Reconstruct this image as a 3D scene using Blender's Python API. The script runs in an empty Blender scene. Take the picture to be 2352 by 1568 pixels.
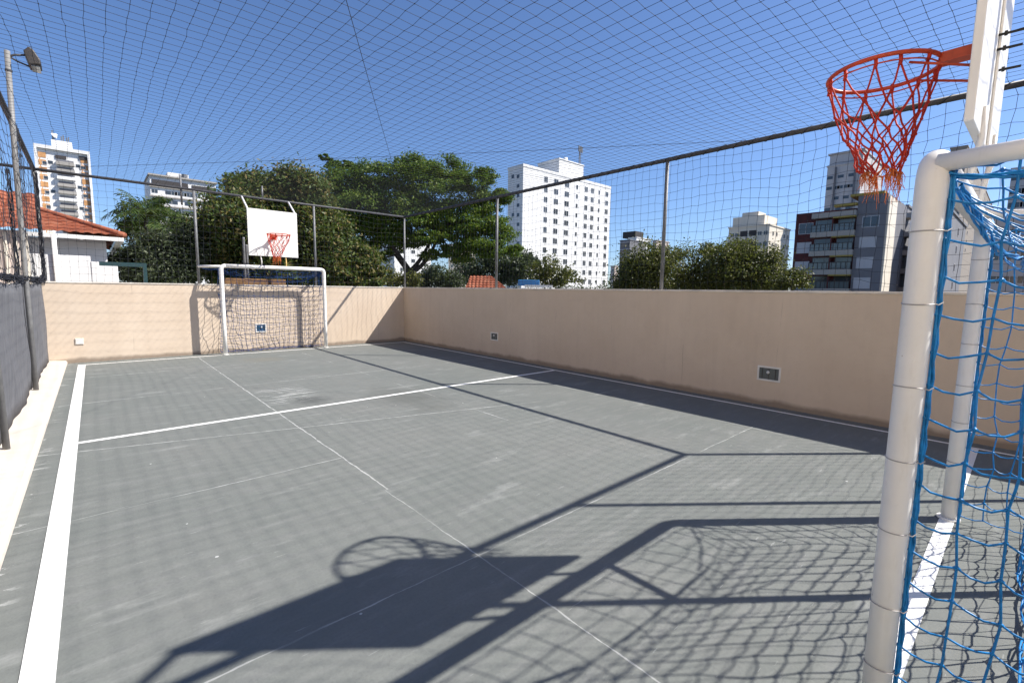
import bpy, math, random
import numpy as np
from mathutils import Vector, Matrix
random.seed(7)
RNG = np.random.default_rng(11)
C = bpy.context.scene.collection
PI = math.pi

# ------------------------------------------------------------------ camera
CAM = Vector((0, 0, 1.55)); FPX = 1063.175
CF = Vector((0.66531595, 0.73846621, -0.10964647))
CR = Vector((0.74391460, -0.66812507, 0.01414049))
CU = Vector((0.06281528, 0.09097550, 0.99387006))
def ray(px, py): return CF + CR*((px-1176)/FPX) + CU*((784-py)/FPX)
def at(px, py, d): return CAM + ray(px, py)*d
def ony(px, py, y):
    r = ray(px, py); return CAM + r*(y/r.y)
def onx(px, py, x):
    r = ray(px, py); return CAM + r*(x/r.x)

# ------------------------------------------------------------------ mesh builder
class MB:
    def __init__(s): s.v = []; s.f = []
    def quad(s, a, b, c, d):
        n = len(s.v); s.v += [tuple(a), tuple(b), tuple(c), tuple(d)]; s.f.append((n, n+1, n+2, n+3)); return s
    def box(s, x0, y0, z0, x1, y1, z1):
        x0, x1 = min(x0, x1), max(x0, x1); y0, y1 = min(y0, y1), max(y0, y1); z0, z1 = min(z0, z1), max(z0, z1)
        n = len(s.v)
        s.v += [(x0,y0,z0),(x1,y0,z0),(x1,y1,z0),(x0,y1,z0),(x0,y0,z1),(x1,y0,z1),(x1,y1,z1),(x0,y1,z1)]
        s.f += [(n,n+3,n+2,n+1),(n+4,n+5,n+6,n+7),(n,n+1,n+5,n+4),(n+1,n+2,n+6,n+5),(n+2,n+3,n+7,n+6),(n+3,n,n+4,n+7)]
        return s
    def prism(s, poly, axis, a, b):
        """extrude a polygon of 2-D points along axis ('x','y','z') from a to b"""
        def P(u, w, t): return {'x': (t, u, w), 'y': (u, t, w), 'z': (u, w, t)}[axis]
        n = len(s.v); k = len(poly)
        s.v += [P(u, w, a) for u, w in poly] + [P(u, w, b) for u, w in poly]
        s.f.append(tuple(range(n+k-1, n-1, -1))); s.f.append(tuple(range(n+k, n+2*k)))
        for i in range(k):
            j = (i+1) % k; s.f.append((n+i, n+j, n+k+j, n+k+i))
        return s
    def bar(s, a, b, w, h=None):
        """rectangular bar from a to b"""
        a, b = Vector(a), Vector(b); h = h or w
        d = (b-a).normalized(); up = Vector((0,0,1)) if abs(d.z) < .9 else Vector((0,1,0))
        u = d.cross(up).normalized(); t = u.cross(d).normalized()
        n = len(s.v)
        for p in (a, b):
            for su, st in ((-1,-1),(1,-1),(1,1),(-1,1)): s.v.append(tuple(p + u*(su*w/2) + t*(st*h/2)))
        s.f += [(n+3,n+2,n+1,n),(n+4,n+5,n+6,n+7)] + [(n+i, n+(i+1)%4, n+4+(i+1)%4, n+4+i) for i in range(4)]
        return s
    def tube(s, pts, r, n=8, closed=False, r1=None, caps=True):
        pts = [Vector(p) for p in pts]; m = len(pts); base = len(s.v)
        ref = None
        for i, p in enumerate(pts):
            if closed: d = pts[(i+1) % m] - pts[i-1]
            else: d = pts[min(i+1, m-1)] - pts[max(i-1, 0)]
            if d.length < 1e-9: d = Vector((0,0,1))
            d.normalize()
            if ref is None:
                ref = Vector((0,0,1)) if abs(d.z) < .9 else Vector((1,0,0))
            u = ref - d*ref.dot(d)
            if u.length < 1e-6: u = d.orthogonal()
            u.normalize(); w = d.cross(u); ref = u
            rr = r if r1 is None else r + (r1-r)*i/(m-1)
            for k in range(n):
                a = 2*PI*k/n; s.v.append(tuple(p + u*(rr*math.cos(a)) + w*(rr*math.sin(a))))
        for i in range(m if closed else m-1):
            j = (i+1) % m
            for k in range(n):
                l = (k+1) % n
                s.f.append((base+i*n+k, base+i*n+l, base+j*n+l, base+j*n+k))
        if caps and not closed:
            s.f.append(tuple(base+k for k in range(n-1, -1, -1)))
            s.f.append(tuple(base+(m-1)*n+k for k in range(n)))
        return s
    def knot(s, p, r):
        n = len(s.v); x, y, z = p
        s.v += [(x+r,y,z),(x-r,y,z),(x,y+r,z),(x,y-r,z),(x,y,z+r),(x,y,z-r)]
        for a, b, c in ((0,2,4),(2,1,4),(1,3,4),(3,0,4),(2,0,5),(1,2,5),(3,1,5),(0,3,5)): s.f.append((n+a,n+b,n+c))
        return s
    def ball(s, c, r, nu=12, nv=8):
        c = Vector(c); n = len(s.v)
        s.v.append((c.x, c.y, c.z-r))
        for i in range(1, nv):
            t = -PI/2 + PI*i/nv
            for k in range(nu):
                a = 2*PI*k/nu; s.v.append((c.x+r*math.cos(t)*math.cos(a), c.y+r*math.cos(t)*math.sin(a), c.z+r*math.sin(t)))
        s.v.append((c.x, c.y, c.z+r)); top = len(s.v)-1
        for k in range(nu):
            s.f.append((n, n+1+(k+1)%nu, n+1+k)); s.f.append((top, top-nu+k, top-nu+(k+1)%nu))
        for i in range(nv-2):
            for k in range(nu):
                a = n+1+i*nu+k; b = n+1+i*nu+(k+1)%nu; s.f.append((a, b, b+nu, a+nu))
        return s

ORG = {}
def link(o, parent=None):
    C.objects.link(o)
    if parent is not None: o.parent = parent
    return o
def obj(name, mb, mat, parent=None, smooth=False, bevel=0.0, origin=None):
    org = ORG.get(parent.name, Vector((0,0,0))) if parent is not None else Vector(origin or (0,0,0))
    me = bpy.data.meshes.new(name)
    me.from_pydata([(x-org.x, y-org.y, z-org.z) for x, y, z in mb.v], [], mb.f)
    if smooth: me.polygons.foreach_set('use_smooth', [True]*len(me.polygons))
    me.materials.append(mat); me.update()
    o = bpy.data.objects.new(name, me); link(o, parent)
    if parent is None: o.location = org
    ORG[o.name] = org
    if bevel:
        b = o.modifiers.new('bevel', 'BEVEL'); b.width = bevel; b.segments = 2; b.limit_method = 'ANGLE'
    return o
def tag(o, label, cat, group=None):
    o['label'] = label; o['category'] = cat
    if group: o['group'] = group
    return o
def thing(name, label, cat, loc=(0,0,0), group=None):
    o = bpy.data.objects.new(name, None); C.objects.link(o); o.location = loc; o.empty_display_size = .2
    ORG[o.name] = Vector(loc)
    return tag(o, label, cat, group)
def struct(name, mb, mat, **k):
    o = obj(name, mb, mat, **k); o['kind'] = 'structure'; return o
def copy_tree(o, parent=None):
    c = o.copy(); C.objects.link(c)
    if parent is not None: c.parent = parent
    for ch in [x for x in bpy.data.objects if x.parent == o]: copy_tree(ch, c)
    return c

# ------------------------------------------------------------------ materials
class NT:
    def __init__(s, name):
        s.m = bpy.data.materials.new(name); s.m.use_nodes = True; s.t = s.m.node_tree
        s.b = s.t.nodes['Principled BSDF']
    def n(s, kind, **kw):
        x = s.t.nodes.new(kind)
        for k, v in kw.items(): setattr(x, k, v)
        return x
    def l(s, a, b): s.t.links.new(a, b)
    def math(s, op, a, b=None, c=None, clamp=False):
        x = s.n('ShaderNodeMath', operation=op); x.use_clamp = clamp
        for i, v in enumerate((a, b, c)):
            if v is None: continue
            if isinstance(v, (int, float)): x.inputs[i].default_value = v
            else: s.l(v, x.inputs[i])
        return x.outputs[0]
    def noise(s, scale, detail=4, rough=.55, vec=None, dist=0):
        x = s.n('ShaderNodeTexNoise'); x.inputs['Scale'].default_value = scale; x.inputs['Detail'].default_value = detail
        x.inputs['Roughness'].default_value = rough; x.inputs['Distortion'].default_value = dist
        if vec is None: vec = s.obj()
        s.l(vec, x.inputs['Vector']); return x.outputs['Fac']
    def obj(s):
        if not hasattr(s, '_g'): s._g = s.n('ShaderNodeTexCoord')
        return s._g.outputs['Object']
    def mapped(s, scale=(1,1,1), rot=(0,0,0)):
        x = s.n('ShaderNodeMapping'); x.inputs['Scale'].default_value = scale; x.inputs['Rotation'].default_value = rot
        s.l(s.obj(), x.inputs['Vector']); return x.outputs[0]
    def ramp(s, fac, stops):
        x = s.n('ShaderNodeValToRGB'); e = x.color_ramp.elements
        while len(e) < len(stops): e.new(.5)
        for i, (p, c) in enumerate(stops):
            e[i].position = p; e[i].color = (*c, 1) if len(c) == 3 else c
        s.l(fac, x.inputs[0]); return x.outputs[0]
    def mix(s, fac, a, b, mode='MIX'):
        x = s.n('ShaderNodeMix', data_type='RGBA', blend_type=mode)
        for i, v in ((0, fac), (6, a), (7, b)):
            if isinstance(v, (int, float)): x.inputs[i].default_value = v
            elif isinstance(v, tuple): x.inputs[i].default_value = (*v, 1)
            else: s.l(v, x.inputs[i])
        return x.outputs[2]
    def bump(s, h, strength=.3, dist=.01):
        x = s.n('ShaderNodeBump'); x.inputs['Strength'].default_value = strength; x.inputs['Distance'].default_value = dist
        s.l(h, x.inputs['Height']); s.l(x.outputs[0], s.b.inputs['Normal'])
    def col(s, c):
        if isinstance(c, tuple): s.b.inputs['Base Color'].default_value = (*c, 1)
        else: s.l(c, s.b.inputs['Base Color'])
    def set(s, rough=.6, metal=0, spec=.5):
        s.b.inputs['Roughness'].default_value = rough; s.b.inputs['Metallic'].default_value = metal
        s.b.inputs['Specular IOR Level'].default_value = spec
def simple(name, c, rough=.6, metal=0, spec=.4, var=.12, scale=6, bump=0):
    t = NT(name); t.set(rough, metal, spec)
    f = t.noise(scale, 5)
    d = tuple(x*(1-var) for x in c); b = tuple(min(1, x*(1+var*.6)) for x in c)
    t.col(t.ramp(f, [(.3, d), (.7, b)]))
    if bump: t.bump(t.noise(scale*8, 4), bump, .005)
    return t.m

def sep(t):
    x = t.n('ShaderNodeSeparateXYZ'); t.l(t.obj(), x.inputs[0]); return x.outputs

def make_floor_mat():
    t = NT('painted_court_floor'); t.set(.9, 0, .08)
    X, Y, Z = sep(t)
    big = t.noise(.55, 5, .6); med = t.noise(3.5, 6, .65)
    stv = t.mapped((1.1, 6.0, 1), (0, 0, math.radians(42)))
    streak = t.noise(2.2, 5, .6, stv)
    fine = t.noise(60, 3, .7)
    base = t.ramp(big, [(.3, (.152,.165,.154)), (.55, (.174,.183,.171)), (.75, (.190,.193,.180))])
    base = t.mix(t.math('MULTIPLY', t.math('SUBTRACT', streak, .48), 1.6, clamp=True), base, (.25,.25,.242))
    base = t.mix(t.ramp(med, [(.40, (.0,)*3), (.72, (.5,)*3)]), base, (.14,.147,.141))
    base = t.mix(t.ramp(fine, [(.45, (.0,)*3), (.85, (.6,)*3)]), base, (.125,.13,.125))
    # a darker damp stain beyond the middle
    def disc(cx, cy, rx, ry, edge=.35):
        dx = t.math('DIVIDE', t.math('SUBTRACT', X, cx), rx); dy = t.math('DIVIDE', t.math('SUBTRACT', Y, cy), ry)
        r = t.math('SQRT', t.math('ADD', t.math('MULTIPLY', dx, dx), t.math('MULTIPLY', dy, dy)))
        r = t.math('ADD', r, t.math('MULTIPLY', t.math('SUBTRACT', t.noise(2.3, 5), .5), 1.5))
        return t.math('DIVIDE', t.math('SUBTRACT', 1.0, r), edge, clamp=True)
    base = t.mix(t.math('MULTIPLY', disc(3.25, 5.8, .6, 1.1, .8), .8), base, (.12,.125,.116))
    base = t.mix(t.math('MULTIPLY', disc(2.15, 6.5, .3, .35, .6), .8), base, (.095,.10,.097))
    base = t.mix(t.math('MULTIPLY', disc(2.6, 10.9, .5, .5, .8), .25), base, (.21,.18,.13))
    brk = t.noise(1.3, 3, .6); brk2 = t.noise(9, 3, .7)
    wob = t.math('MULTIPLY', t.math('SUBTRACT', t.noise(4, 3), .5), .03)
    def line(coord, c, w, lo, hi, other=None, o0=None, o1=None, gain=1.0):
        d = t.math('ABSOLUTE', t.math('SUBTRACT', t.math('ADD', coord, wob), c))
        wv = t.math('MULTIPLY', t.ramp(brk2, [(.3, (.4,)*3), (.7, (1.4,)*3)]), w)
        m = t.math('DIVIDE', t.math('SUBTRACT', wv, d), w*.6, clamp=True)
        m = t.math('MULTIPLY', m, t.math('DIVIDE', t.math('SUBTRACT', brk, lo), hi-lo, clamp=True))
        if other is not None:
            m = t.math('MULTIPLY', m, t.math('MULTIPLY', t.math('GREATER_THAN', other, o0), t.math('LESS_THAN', other, o1)))
        return t.math('MULTIPLY', m, gain)
    dirt = t.ramp(brk2, [(.45, (0,)*3), (.6, (1,)*3)])
    masks = [line(X, 1.607, .009, .30, .45, Y, 3.2, 11.9, .6), line(X, 1.585, .006, .30, .55, Y, -3, 3.2, .5), line(X, 3.61, .008, .45, .6, Y, 3.5, 11.5, .7),
             line(X, 5.6, .007, .5, .7, None, None, None, .4), line(Y, 2.03, .007, .38, .58, None, None, None, .55),
             line(Y, 4.09, .007, .36, .55, X, -1, 1.62, .6), line(Y, 8.15, .012, .38, .5, None, None, None, .55),
             line(Y, 10.42, .014, .42, .5, X, -1, 3.6, .55), line(Y, 10.42, .01, .5, .6, X, 3.6, 7, .4)]
    # the oblique crack
    u = t.math('ADD', Y, t.math('MULTIPLY', X, .275))
    masks.append(line(u, 5.74, .010, .28, .45, X, -.5, 4.1, .65))
    masks.append(line(u, 5.74, .010, .5, .6, X, 4.1, 5.6, .5))
    # paint drag marks beside the joint
    wv = t.mapped((1.2, 14, 1), (0, 0, math.radians(42)))
    wn = t.noise(1.6, 4, .6, wv)
    wear = t.math('MULTIPLY', disc(1.95, 7.1, .45, .75, .4), t.math('GREATER_THAN', wn, .56))
    wear = t.math('MULTIPLY', wear, t.math('GREATER_THAN', X, 1.6))
    masks.append(t.math('MULTIPLY', wear, .55))
    edge = t.math('MULTIPLY', t.math('DIVIDE', t.math('SUBTRACT', -.36, X), .1, clamp=True), t.math('GREATER_THAN', t.noise(1.7, 6, .7, t.mapped((1.6, 5, 1), (0,0,math.radians(14)))), .60))
    masks.append(t.math('MULTIPLY', edge, .5))
    # small paint flecks
    v = t.n('ShaderNodeTexVoronoi'); v.inputs['Scale'].default_value = 3.1; t.l(t.obj(), v.inputs['Vector'])
    masks.append(t.math('MULTIPLY', t.math('LESS_THAN', v.outputs['Distance'], t.math('MULTIPLY', t.noise(1.9, 2), .05)), .7))
    dust = t.noise(1.1, 6, .68, t.mapped((1.0, 3.2, 1), (0, 0, math.radians(42))))
    masks.append(t.ramp(dust, [(.58, (0,)*3), (.80, (.30,)*3)]))
    scuff = t.math('GREATER_THAN', t.noise(1.5, 3, .5, t.mapped((3.5, 42, 1), (0, 0, math.radians(57)))), .715)
    masks.append(t.math('MULTIPLY', scuff, .22))
    tot = masks[0]
    for m in masks[1:]: tot = t.math('MAXIMUM', tot, m)
    t.col(t.mix(tot, base, (.55,.55,.53)))
    t.bump(t.math('ADD', t.noise(35, 5, .7), t.math('MULTIPLY', tot, .6)), .35, .006)
    return t.m

def make_line_mat():
    t = NT('white_line_paint'); t.set(.6, 0, .35)
    f = t.noise(7, 6, .7); g = t.noise(45, 3, .7)
    c = t.ramp(f, [(.3, (.74,.73,.69)), (.6, (.84,.83,.80))])
    c = t.mix(t.ramp(g, [(.62, (0,)*3), (.75, (.35,)*3)]), c, (.5,.5,.48))
    t.col(c); t.bump(g, .1, .003); return t.m

def make_wall_mat(name, a, b, dark):
    t = NT(name); t.set(.85, 0, .2)
    f = t.noise(1.2, 6, .6); g = t.noise(9, 5, .65)
    v = t.noise(2.6, 5, .6, t.mapped((3.2, 3.2, .22)))
    c = t.ramp(f, [(.3, a), (.7, b)])
    c = t.mix(t.ramp(v, [(.5, (0,)*3), (.8, (.22,)*3)]), c, dark)
    c = t.mix(t.ramp(g, [(.5, (0,)*3), (.8, (.18,)*3)]), c, dark)
    X, Y, Z = sep(t)
    hs = t.math('ADD', t.math('ADD', X, Y), t.math('MULTIPLY', t.math('SUBTRACT', t.noise(1.1, 4), .5), .10))
    crack = t.math('LESS_THAN', t.math('FRACT', t.math('DIVIDE', hs, 1.37)), .005)
    crack = t.math('MULTIPLY', crack, t.ramp(t.noise(1.7, 3), [(.46, (0,)*3), (.6, (.5,)*3)]))
    c = t.mix(crack, c, (.22,.17,.13))
    wash = t.noise(.8, 4, .6, t.mapped((1.5, 1.5, .5)))
    c = t.mix(t.ramp(wash, [(.52, (0,)*3), (.72, (.32,)*3)]), c, tuple(min(1, x*1.12) for x in b))
    low = t.math('DIVIDE', t.math('SUBTRACT', t.math('ADD', .05, t.math('MULTIPLY', t.noise(3, 4), .12)), Z), .06, clamp=True)
    c = t.mix(t.math('MULTIPLY', low, .7), c, (.16,.12,.09))       # uneven darker band along the foot of the wall
    t.col(c); t.bump(t.noise(70, 5, .7), .25, .006); return t.m

def leaf_mat(name, stops, trans=.35, rough=.5, clump=1.2):
    t = NT(name); nt = t.t
    geo = t.n('ShaderNodeNewGeometry')
    n = t.noise(clump, 3, .6)
    f = t.math('ADD', t.math('MULTIPLY', geo.outputs['Random Per Island'], .55), t.math('MULTIPLY', n, .5))
    c = t.ramp(f, stops)
    t.col(c); t.set(rough, 0, .25)
    tr = t.n('ShaderNodeBsdfTranslucent'); t.l(t.mix(.5, c, (.10,.14,.01)), tr.inputs['Color'])
    mx = t.n('ShaderNodeMixShader'); mx.inputs[0].default_value = trans
    out = nt.nodes['Material Output']
    t.l(t.b.outputs[0], mx.inputs[1]); t.l(tr.outputs[0], mx.inputs[2]); t.l(mx.outputs[0], out.inputs['Surface'])
    return t.m

def tile_mat():
    t = NT('clay_roof_tile'); t.set(.85, 0, .2)
    f = t.noise(2.2, 5, .7); g = t.noise(14, 3, .7)
    c = t.ramp(f, [(.3, (.20,.055,.03)), (.5, (.31,.095,.05)), (.72, (.40,.17,.10))])
    t.col(t.mix(t.ramp(g, [(.5, (0,)*3), (.7, (.75,)*3)]), c, (.09,.04,.03))); return t.m

def glass_mat(name, c, rough=.08):
    t = NT(name); t.set(rough, 0, .6); t.col(c); return t.m

M = {}
M['floor'] = make_floor_mat(); M['line'] = make_line_mat()
M['wall'] = make_wall_mat('tan_wall_render', (.565,.455,.348), (.62,.512,.402), (.43,.34,.262))
M['kerb'] = make_wall_mat('pale_kerb_cement', (.70,.62,.52), (.80,.73,.63), (.52,.45,.37))
M['coping'] = simple('coping_stone', (.66,.60,.52), .8, var=.2, scale=4)
M['steel'] = simple('galvanised_steel', (.17,.172,.178), .55, .15, var=.25, scale=9)
M['pale_steel'] = simple('weathered_pale_steel', (.20,.197,.193), .6, .1, var=.2, scale=9)
M['rail'] = simple('dark_steel_rail', (.06,.06,.066), .6, .1, var=.3, scale=9)
M['twine'] = simple('black_twine', (.014,.016,.024), .8, var=.3)
def enamel():
    t = NT('white_enamel'); t.set(.36, 0, .4)
    f = t.noise(4, 6, .65); v = t.noise(10, 5, .7, t.mapped((3, 3, .5))); g = t.noise(70, 2, .5)
    c = t.ramp(f, [(.3, (.79,.77,.73)), (.65, (.86,.845,.81))])
    c = t.mix(t.ramp(v, [(.55, (0,)*3), (.8, (.28,)*3)]), c, (.55,.50,.42))
    c = t.mix(t.ramp(g, [(.76, (0,)*3), (.8, (.55,)*3)]), c, (.30,.20,.12))
    t.col(c); t.bump(t.noise(25, 4, .6), .05, .003); return t.m
M['white'] = enamel()
M['yellowed'] = simple('yellowed_enamel', (.80,.55,.20), .45, var=.15)
M['bluenet'] = simple('blue_net_cord', (.008,.22,.56), .38, var=.35, scale=30)
M['dullnet'] = simple('shade_darkened_net_cord', (.014,.055,.19), .65, var=.35, scale=20)  # darker copy of the blue cord, shade put into its colour
M['tie'] = simple('shadow_greyed_cable_tie', (.42,.40,.38), .5)  # white ties greyed, their thin shadow lines put into the colour
M['orange'] = simple('orange_rim_paint', (.60,.075,.025), .4, var=.25, scale=14)
M['rednet'] = simple('red_orange_cord', (.55,.035,.015), .7, var=.3, scale=20)
M['fray'] = simple('frayed_orange_fibre', (.72,.19,.05), .8, var=.3, scale=20)
M['bolt'] = simple('black_bolt', (.03,.03,.03), .4, .6)
M['screen'] = None
M['podium'] = simple('podium_concrete', (.4,.38,.35), .85)
M['city'] = simple('city_ground', (.12,.12,.10), .9, var=.5, scale=.05)
def facade(name, c, storey=2.9):
    t = NT(name); t.set(.85, 0, .2)
    X, Y, Z = sep(t)
    f = t.noise(.35, 5, .6); v = t.noise(.9, 5, .65, t.mapped((1, 1, .07)))
    col = t.ramp(f, [(.3, tuple(x*.92 for x in c)), (.7, c)])
    col = t.mix(t.ramp(v, [(.5, (0,)*3), (.75, (.35,)*3)]), col, tuple(x*.62 for x in c))
    ln = t.math('LESS_THAN', t.math('FRACT', t.math('DIVIDE', Z, storey)), .045)
    t.col(t.mix(t.math('MULTIPLY', ln, .45), col, tuple(x*.4 for x in c)))
    return t.m
M['plaster'] = facade('white_plaster', (.80,.79,.77))
M['cream'] = facade('cream_plaster', (.74,.67,.56))
M['darkbeige'] = facade('weathered_beige_render', (.30,.26,.22))
M['bounce_render'] = simple('warm_bounce_render', (.85,.68,.47), .8, var=.05, scale=.3)  # warm colour of the added building, picked for its bounced light
M['pinkish'] = simple('pinkish_plaster', (.56,.47,.42), .8, var=.1, scale=.3)
M['greyp'] = simple('grey_plaster', (.17,.17,.185), .8, var=.12, scale=.4)
M['lilac'] = facade('pale_grey_plaster', (.50,.48,.48))
M['burgundy'] = simple('burgundy_brick', (.085,.020,.020), .8, var=.25, scale=1.5)
M['tan'] = simple('orange_tan_tile', (.52,.27,.11), .8, var=.25, scale=.8)
M['yellow'] = simple('yellow_trim', (.33,.25,.06), .7)
M['slab'] = simple('pale_slab', (.36,.335,.30), .8, var=.1)
M['glass'] = glass_mat('dark_window_glass', (.045,.055,.065))
M['glass2'] = glass_mat('balcony_glass', (.10,.125,.13), .12)
M['shutter'] = simple('white_shutter', (.45,.45,.47), .6, var=.05)
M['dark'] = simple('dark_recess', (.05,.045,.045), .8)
M['bark'] = simple('tree_bark', (.030,.024,.019), .9, var=.4, scale=5, bump=.5)
M['tile'] = tile_mat()
M['bluesheet'] = simple('blue_sheet', (.06,.25,.55), .5)
M['teal'] = simple('teal_paint', (.02,.055,.06), .5)
M['brown'] = simple('brown_timber', (.22,.12,.05), .7, var=.3)
M['lamp'] = simple('grey_lamp_housing', (.045,.040,.037), .5, .1, var=.3)
M['lens'] = glass_mat('lamp_glass', (.10,.11,.11), .1)
M['blueglass'] = glass_mat('blue_lamp_glass', (.03,.09,.17), .1)
M['frame'] = simple('lamp_frame', (.72,.70,.66), .5)
M['mango'] = leaf_mat('mango_leaf', [(.2,(.030,.055,.014)),(.45,(.065,.105,.022)),(.60,(.105,.130,.030)),(.72,(.18,.15,.050)),(.88,(.24,.17,.07))], .3, clump=2.2)
M['feather'] = leaf_mat('feathery_leaf', [(.2,(.026,.066,.012)),(.45,(.068,.14,.017)),(.7,(.14,.20,.022)),(.9,(.23,.25,.036))], .4, clump=.9)
M['bushleaf'] = leaf_mat('grey_green_leaf', [(.2,(.018,.026,.014)),(.55,(.050,.068,.032)),(.85,(.11,.125,.07))], .25)
M['palm'] = leaf_mat('palm_leaf', [(.2,(.022,.045,.012)),(.55,(.055,.095,.022)),(.9,(.13,.16,.04))], .3)
M['olive'] = leaf_mat('olive_leaf', [(.2,(.036,.042,.014)),(.55,(.105,.112,.028)),(.9,(.22,.20,.058))], .35)

def screen_mat():
    t = NT('grey_shade_cloth'); t.set(.85, 0, .15)
    v = t.noise(5, 5, .6, t.mapped((1, 2.5, .25))); f = t.noise(140, 2, .6)
    c = t.ramp(v, [(.3, (.105,.108,.118)), (.7, (.165,.167,.178))])
    t.col(t.mix(t.ramp(f, [(.4,(0,)*3),(.7,(.3,)*3)]), c, (.08,.08,.09)))
    t.bump(v, .4, .02); return t.m
M['screen'] = screen_mat()

# ------------------------------------------------------------------ setting: ground, court floor, lines, kerb
XR, YB, WH = 6.883, 12.50, 1.597
RZ = 3.66                                   # top rail height
g = MB(); N = 48
g.v = [(0,0,-3.0)] + [(3500*math.cos(2*PI*k/N), 3500*math.sin(2*PI*k/N), -3.0) for k in range(N)]
g.f = [(0, 1+k, 1+(k+1)%N) for k in range(N)]
struct('ground', g, M['city'])
struct('court_podium', MB().box(-2.2, -6, -2.99, 7.1, 12.72, -.012), M['podium'])
fl = MB()
xs = [-2.1, -.45, XR-.0005]; ys = [-5.9, YB-.0005]
fl.quad((-2.1,-5.9,0),(XR-.001,-5.9,0),(XR-.001,YB-.001,0),(-2.1,YB-.001,0))
struct('court_floor', fl, M['floor'])
LZ = .004
def rect(x0,y0,x1,y1,z=LZ): return MB().quad((x0,y0,z),(x1,y0,z),(x1,y1,z),(x0,y1,z))
struct('side_line_marking', rect(-.315,-4,-.208,12.134), M['line'])
struct('side_line_marking', rect(6.62,-4,6.675,12.134), M['line'])
struct('goal_line_marking', rect(-.208,12.065,6.62,12.13), M['line'])
struct('goal_line_marking', rect(-.208,.206,6.62,.284), M['line'])
struct('middle_line_marking', rect(-.208,6.07,6.62,6.145), M['line'])

kb = MB()
M['kerbc'] = simple('pale_cement', (.60,.535,.46), .85, var=.10, scale=2.5, bump=.2)
kb.prism([(-.80,0),(-.47,0),(-.475,.045),(-.50,.06),(-.80,.085)], 'y', -4, YB-.002)
struct('kerb', kb, M['kerbc'], bevel=.008)

# ------------------------------------------------------------------ walls
def wall(name, label, b, c0):
    w = thing(name, label, 'wall', (b[0], b[1], 0))
    obj('wall_panel', MB().box(*b), M['wall'], w)
    obj('coping', MB().box(*c0), M['coping'], w, bevel=.006)
    return w
wall('court_wall', 'long tan rendered wall in shade along the right side of the court', (XR, -6, -.01, XR+.2, YB+.2, WH-.03), (XR-.012, -6, WH-.03, XR+.212, YB+.212, WH))
wall('court_wall', 'sunlit tan rendered wall behind the far goal', (-.80, YB, -.01, XR-.001, YB+.2, WH-.03), (-.90, YB-.012, WH-.029, XR-.013, YB+.212, WH-.001))

# recessed lamps and the wall box
def wall_lamp(label, face, c, w, h, lens):
    """face 'x': on the right wall (looks to -X); 'y': on the back wall (looks to -Y)"""
    t = thing('wall_lamp', label, 'wall light', c, 'recessed lamps set in the court walls')
    cx, cy, cz = c; fr = MB(); gl = MB(); bu = MB()
    def B(m, u0, v0, u1, v1, d0, d1):
        if face == 'x': m.box(cx-d1, cy+u0, cz+v0, cx-d0, cy+u1, cz+v1)
        else: m.box(cx+u0, cy-d1, cz+v0, cx+u1, cy-d0, cz+v1)
    e = .024
    B(fr,-w/2,-h/2,w/2,-h/2+e,-.01,.014); B(fr,-w/2,h/2-e,w/2,h/2,-.01,.014)
    B(fr,-w/2,-h/2+e,-w/2+e,h/2-e,-.01,.014); B(fr,w/2-e,-h/2+e,w/2,h/2-e,-.01,.014)
    obj('frame', fr, M['frame'], t, bevel=.003)
    B(gl,-w/2+e,-h/2+e,w/2-e,h/2-e,-.005,.004); obj('glass', gl, lens, t)
    for k in range(3):
        u = -w/2+e+(w-2*e)*(k+.5)/3
        B(bu, u-.004, -h/2+e, u+.004, h/2-e, .004, .009)
    obj('grille', bu, M['lamp'], t)
    bb = MB()
    q = (cx-.012, cy+.01, cz+.02) if face == 'x' else (cx+.01, cy-.012, cz+.02)
    bb.ball(q, .022, 10, 6); obj('bulb', bb, M['frame'], t, smooth=True)
wall_lamp('small white-framed lamp in the right wall, nearer the far corner', 'x', (XR, 8.25, .478), .27, .19, M['lens'])
wall_lamp('large white-framed lamp in the right wall, nearest the near goal', 'x', (XR, 2.315, .453), .30, .205, M['lens'])
wall_lamp('blue-glazed lamp in the back wall seen through the far goal net', 'y', (2.985, YB, .55), .24, .21, M['blueglass'])
bx = thing('wall_box', 'small cream electrical box low on the sunlit back wall', 'electrical box', (-.275, YB, .423))
obj('case', MB().box(-.34, YB-.016, .36, -.21, YB+.01, .487), M['coping'], bx, bevel=.008)
obj('cover_plate', MB().box(-.325, YB-.021, .375, -.225, YB-.0165, .472), M['frame'], bx, bevel=.002)

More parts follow.
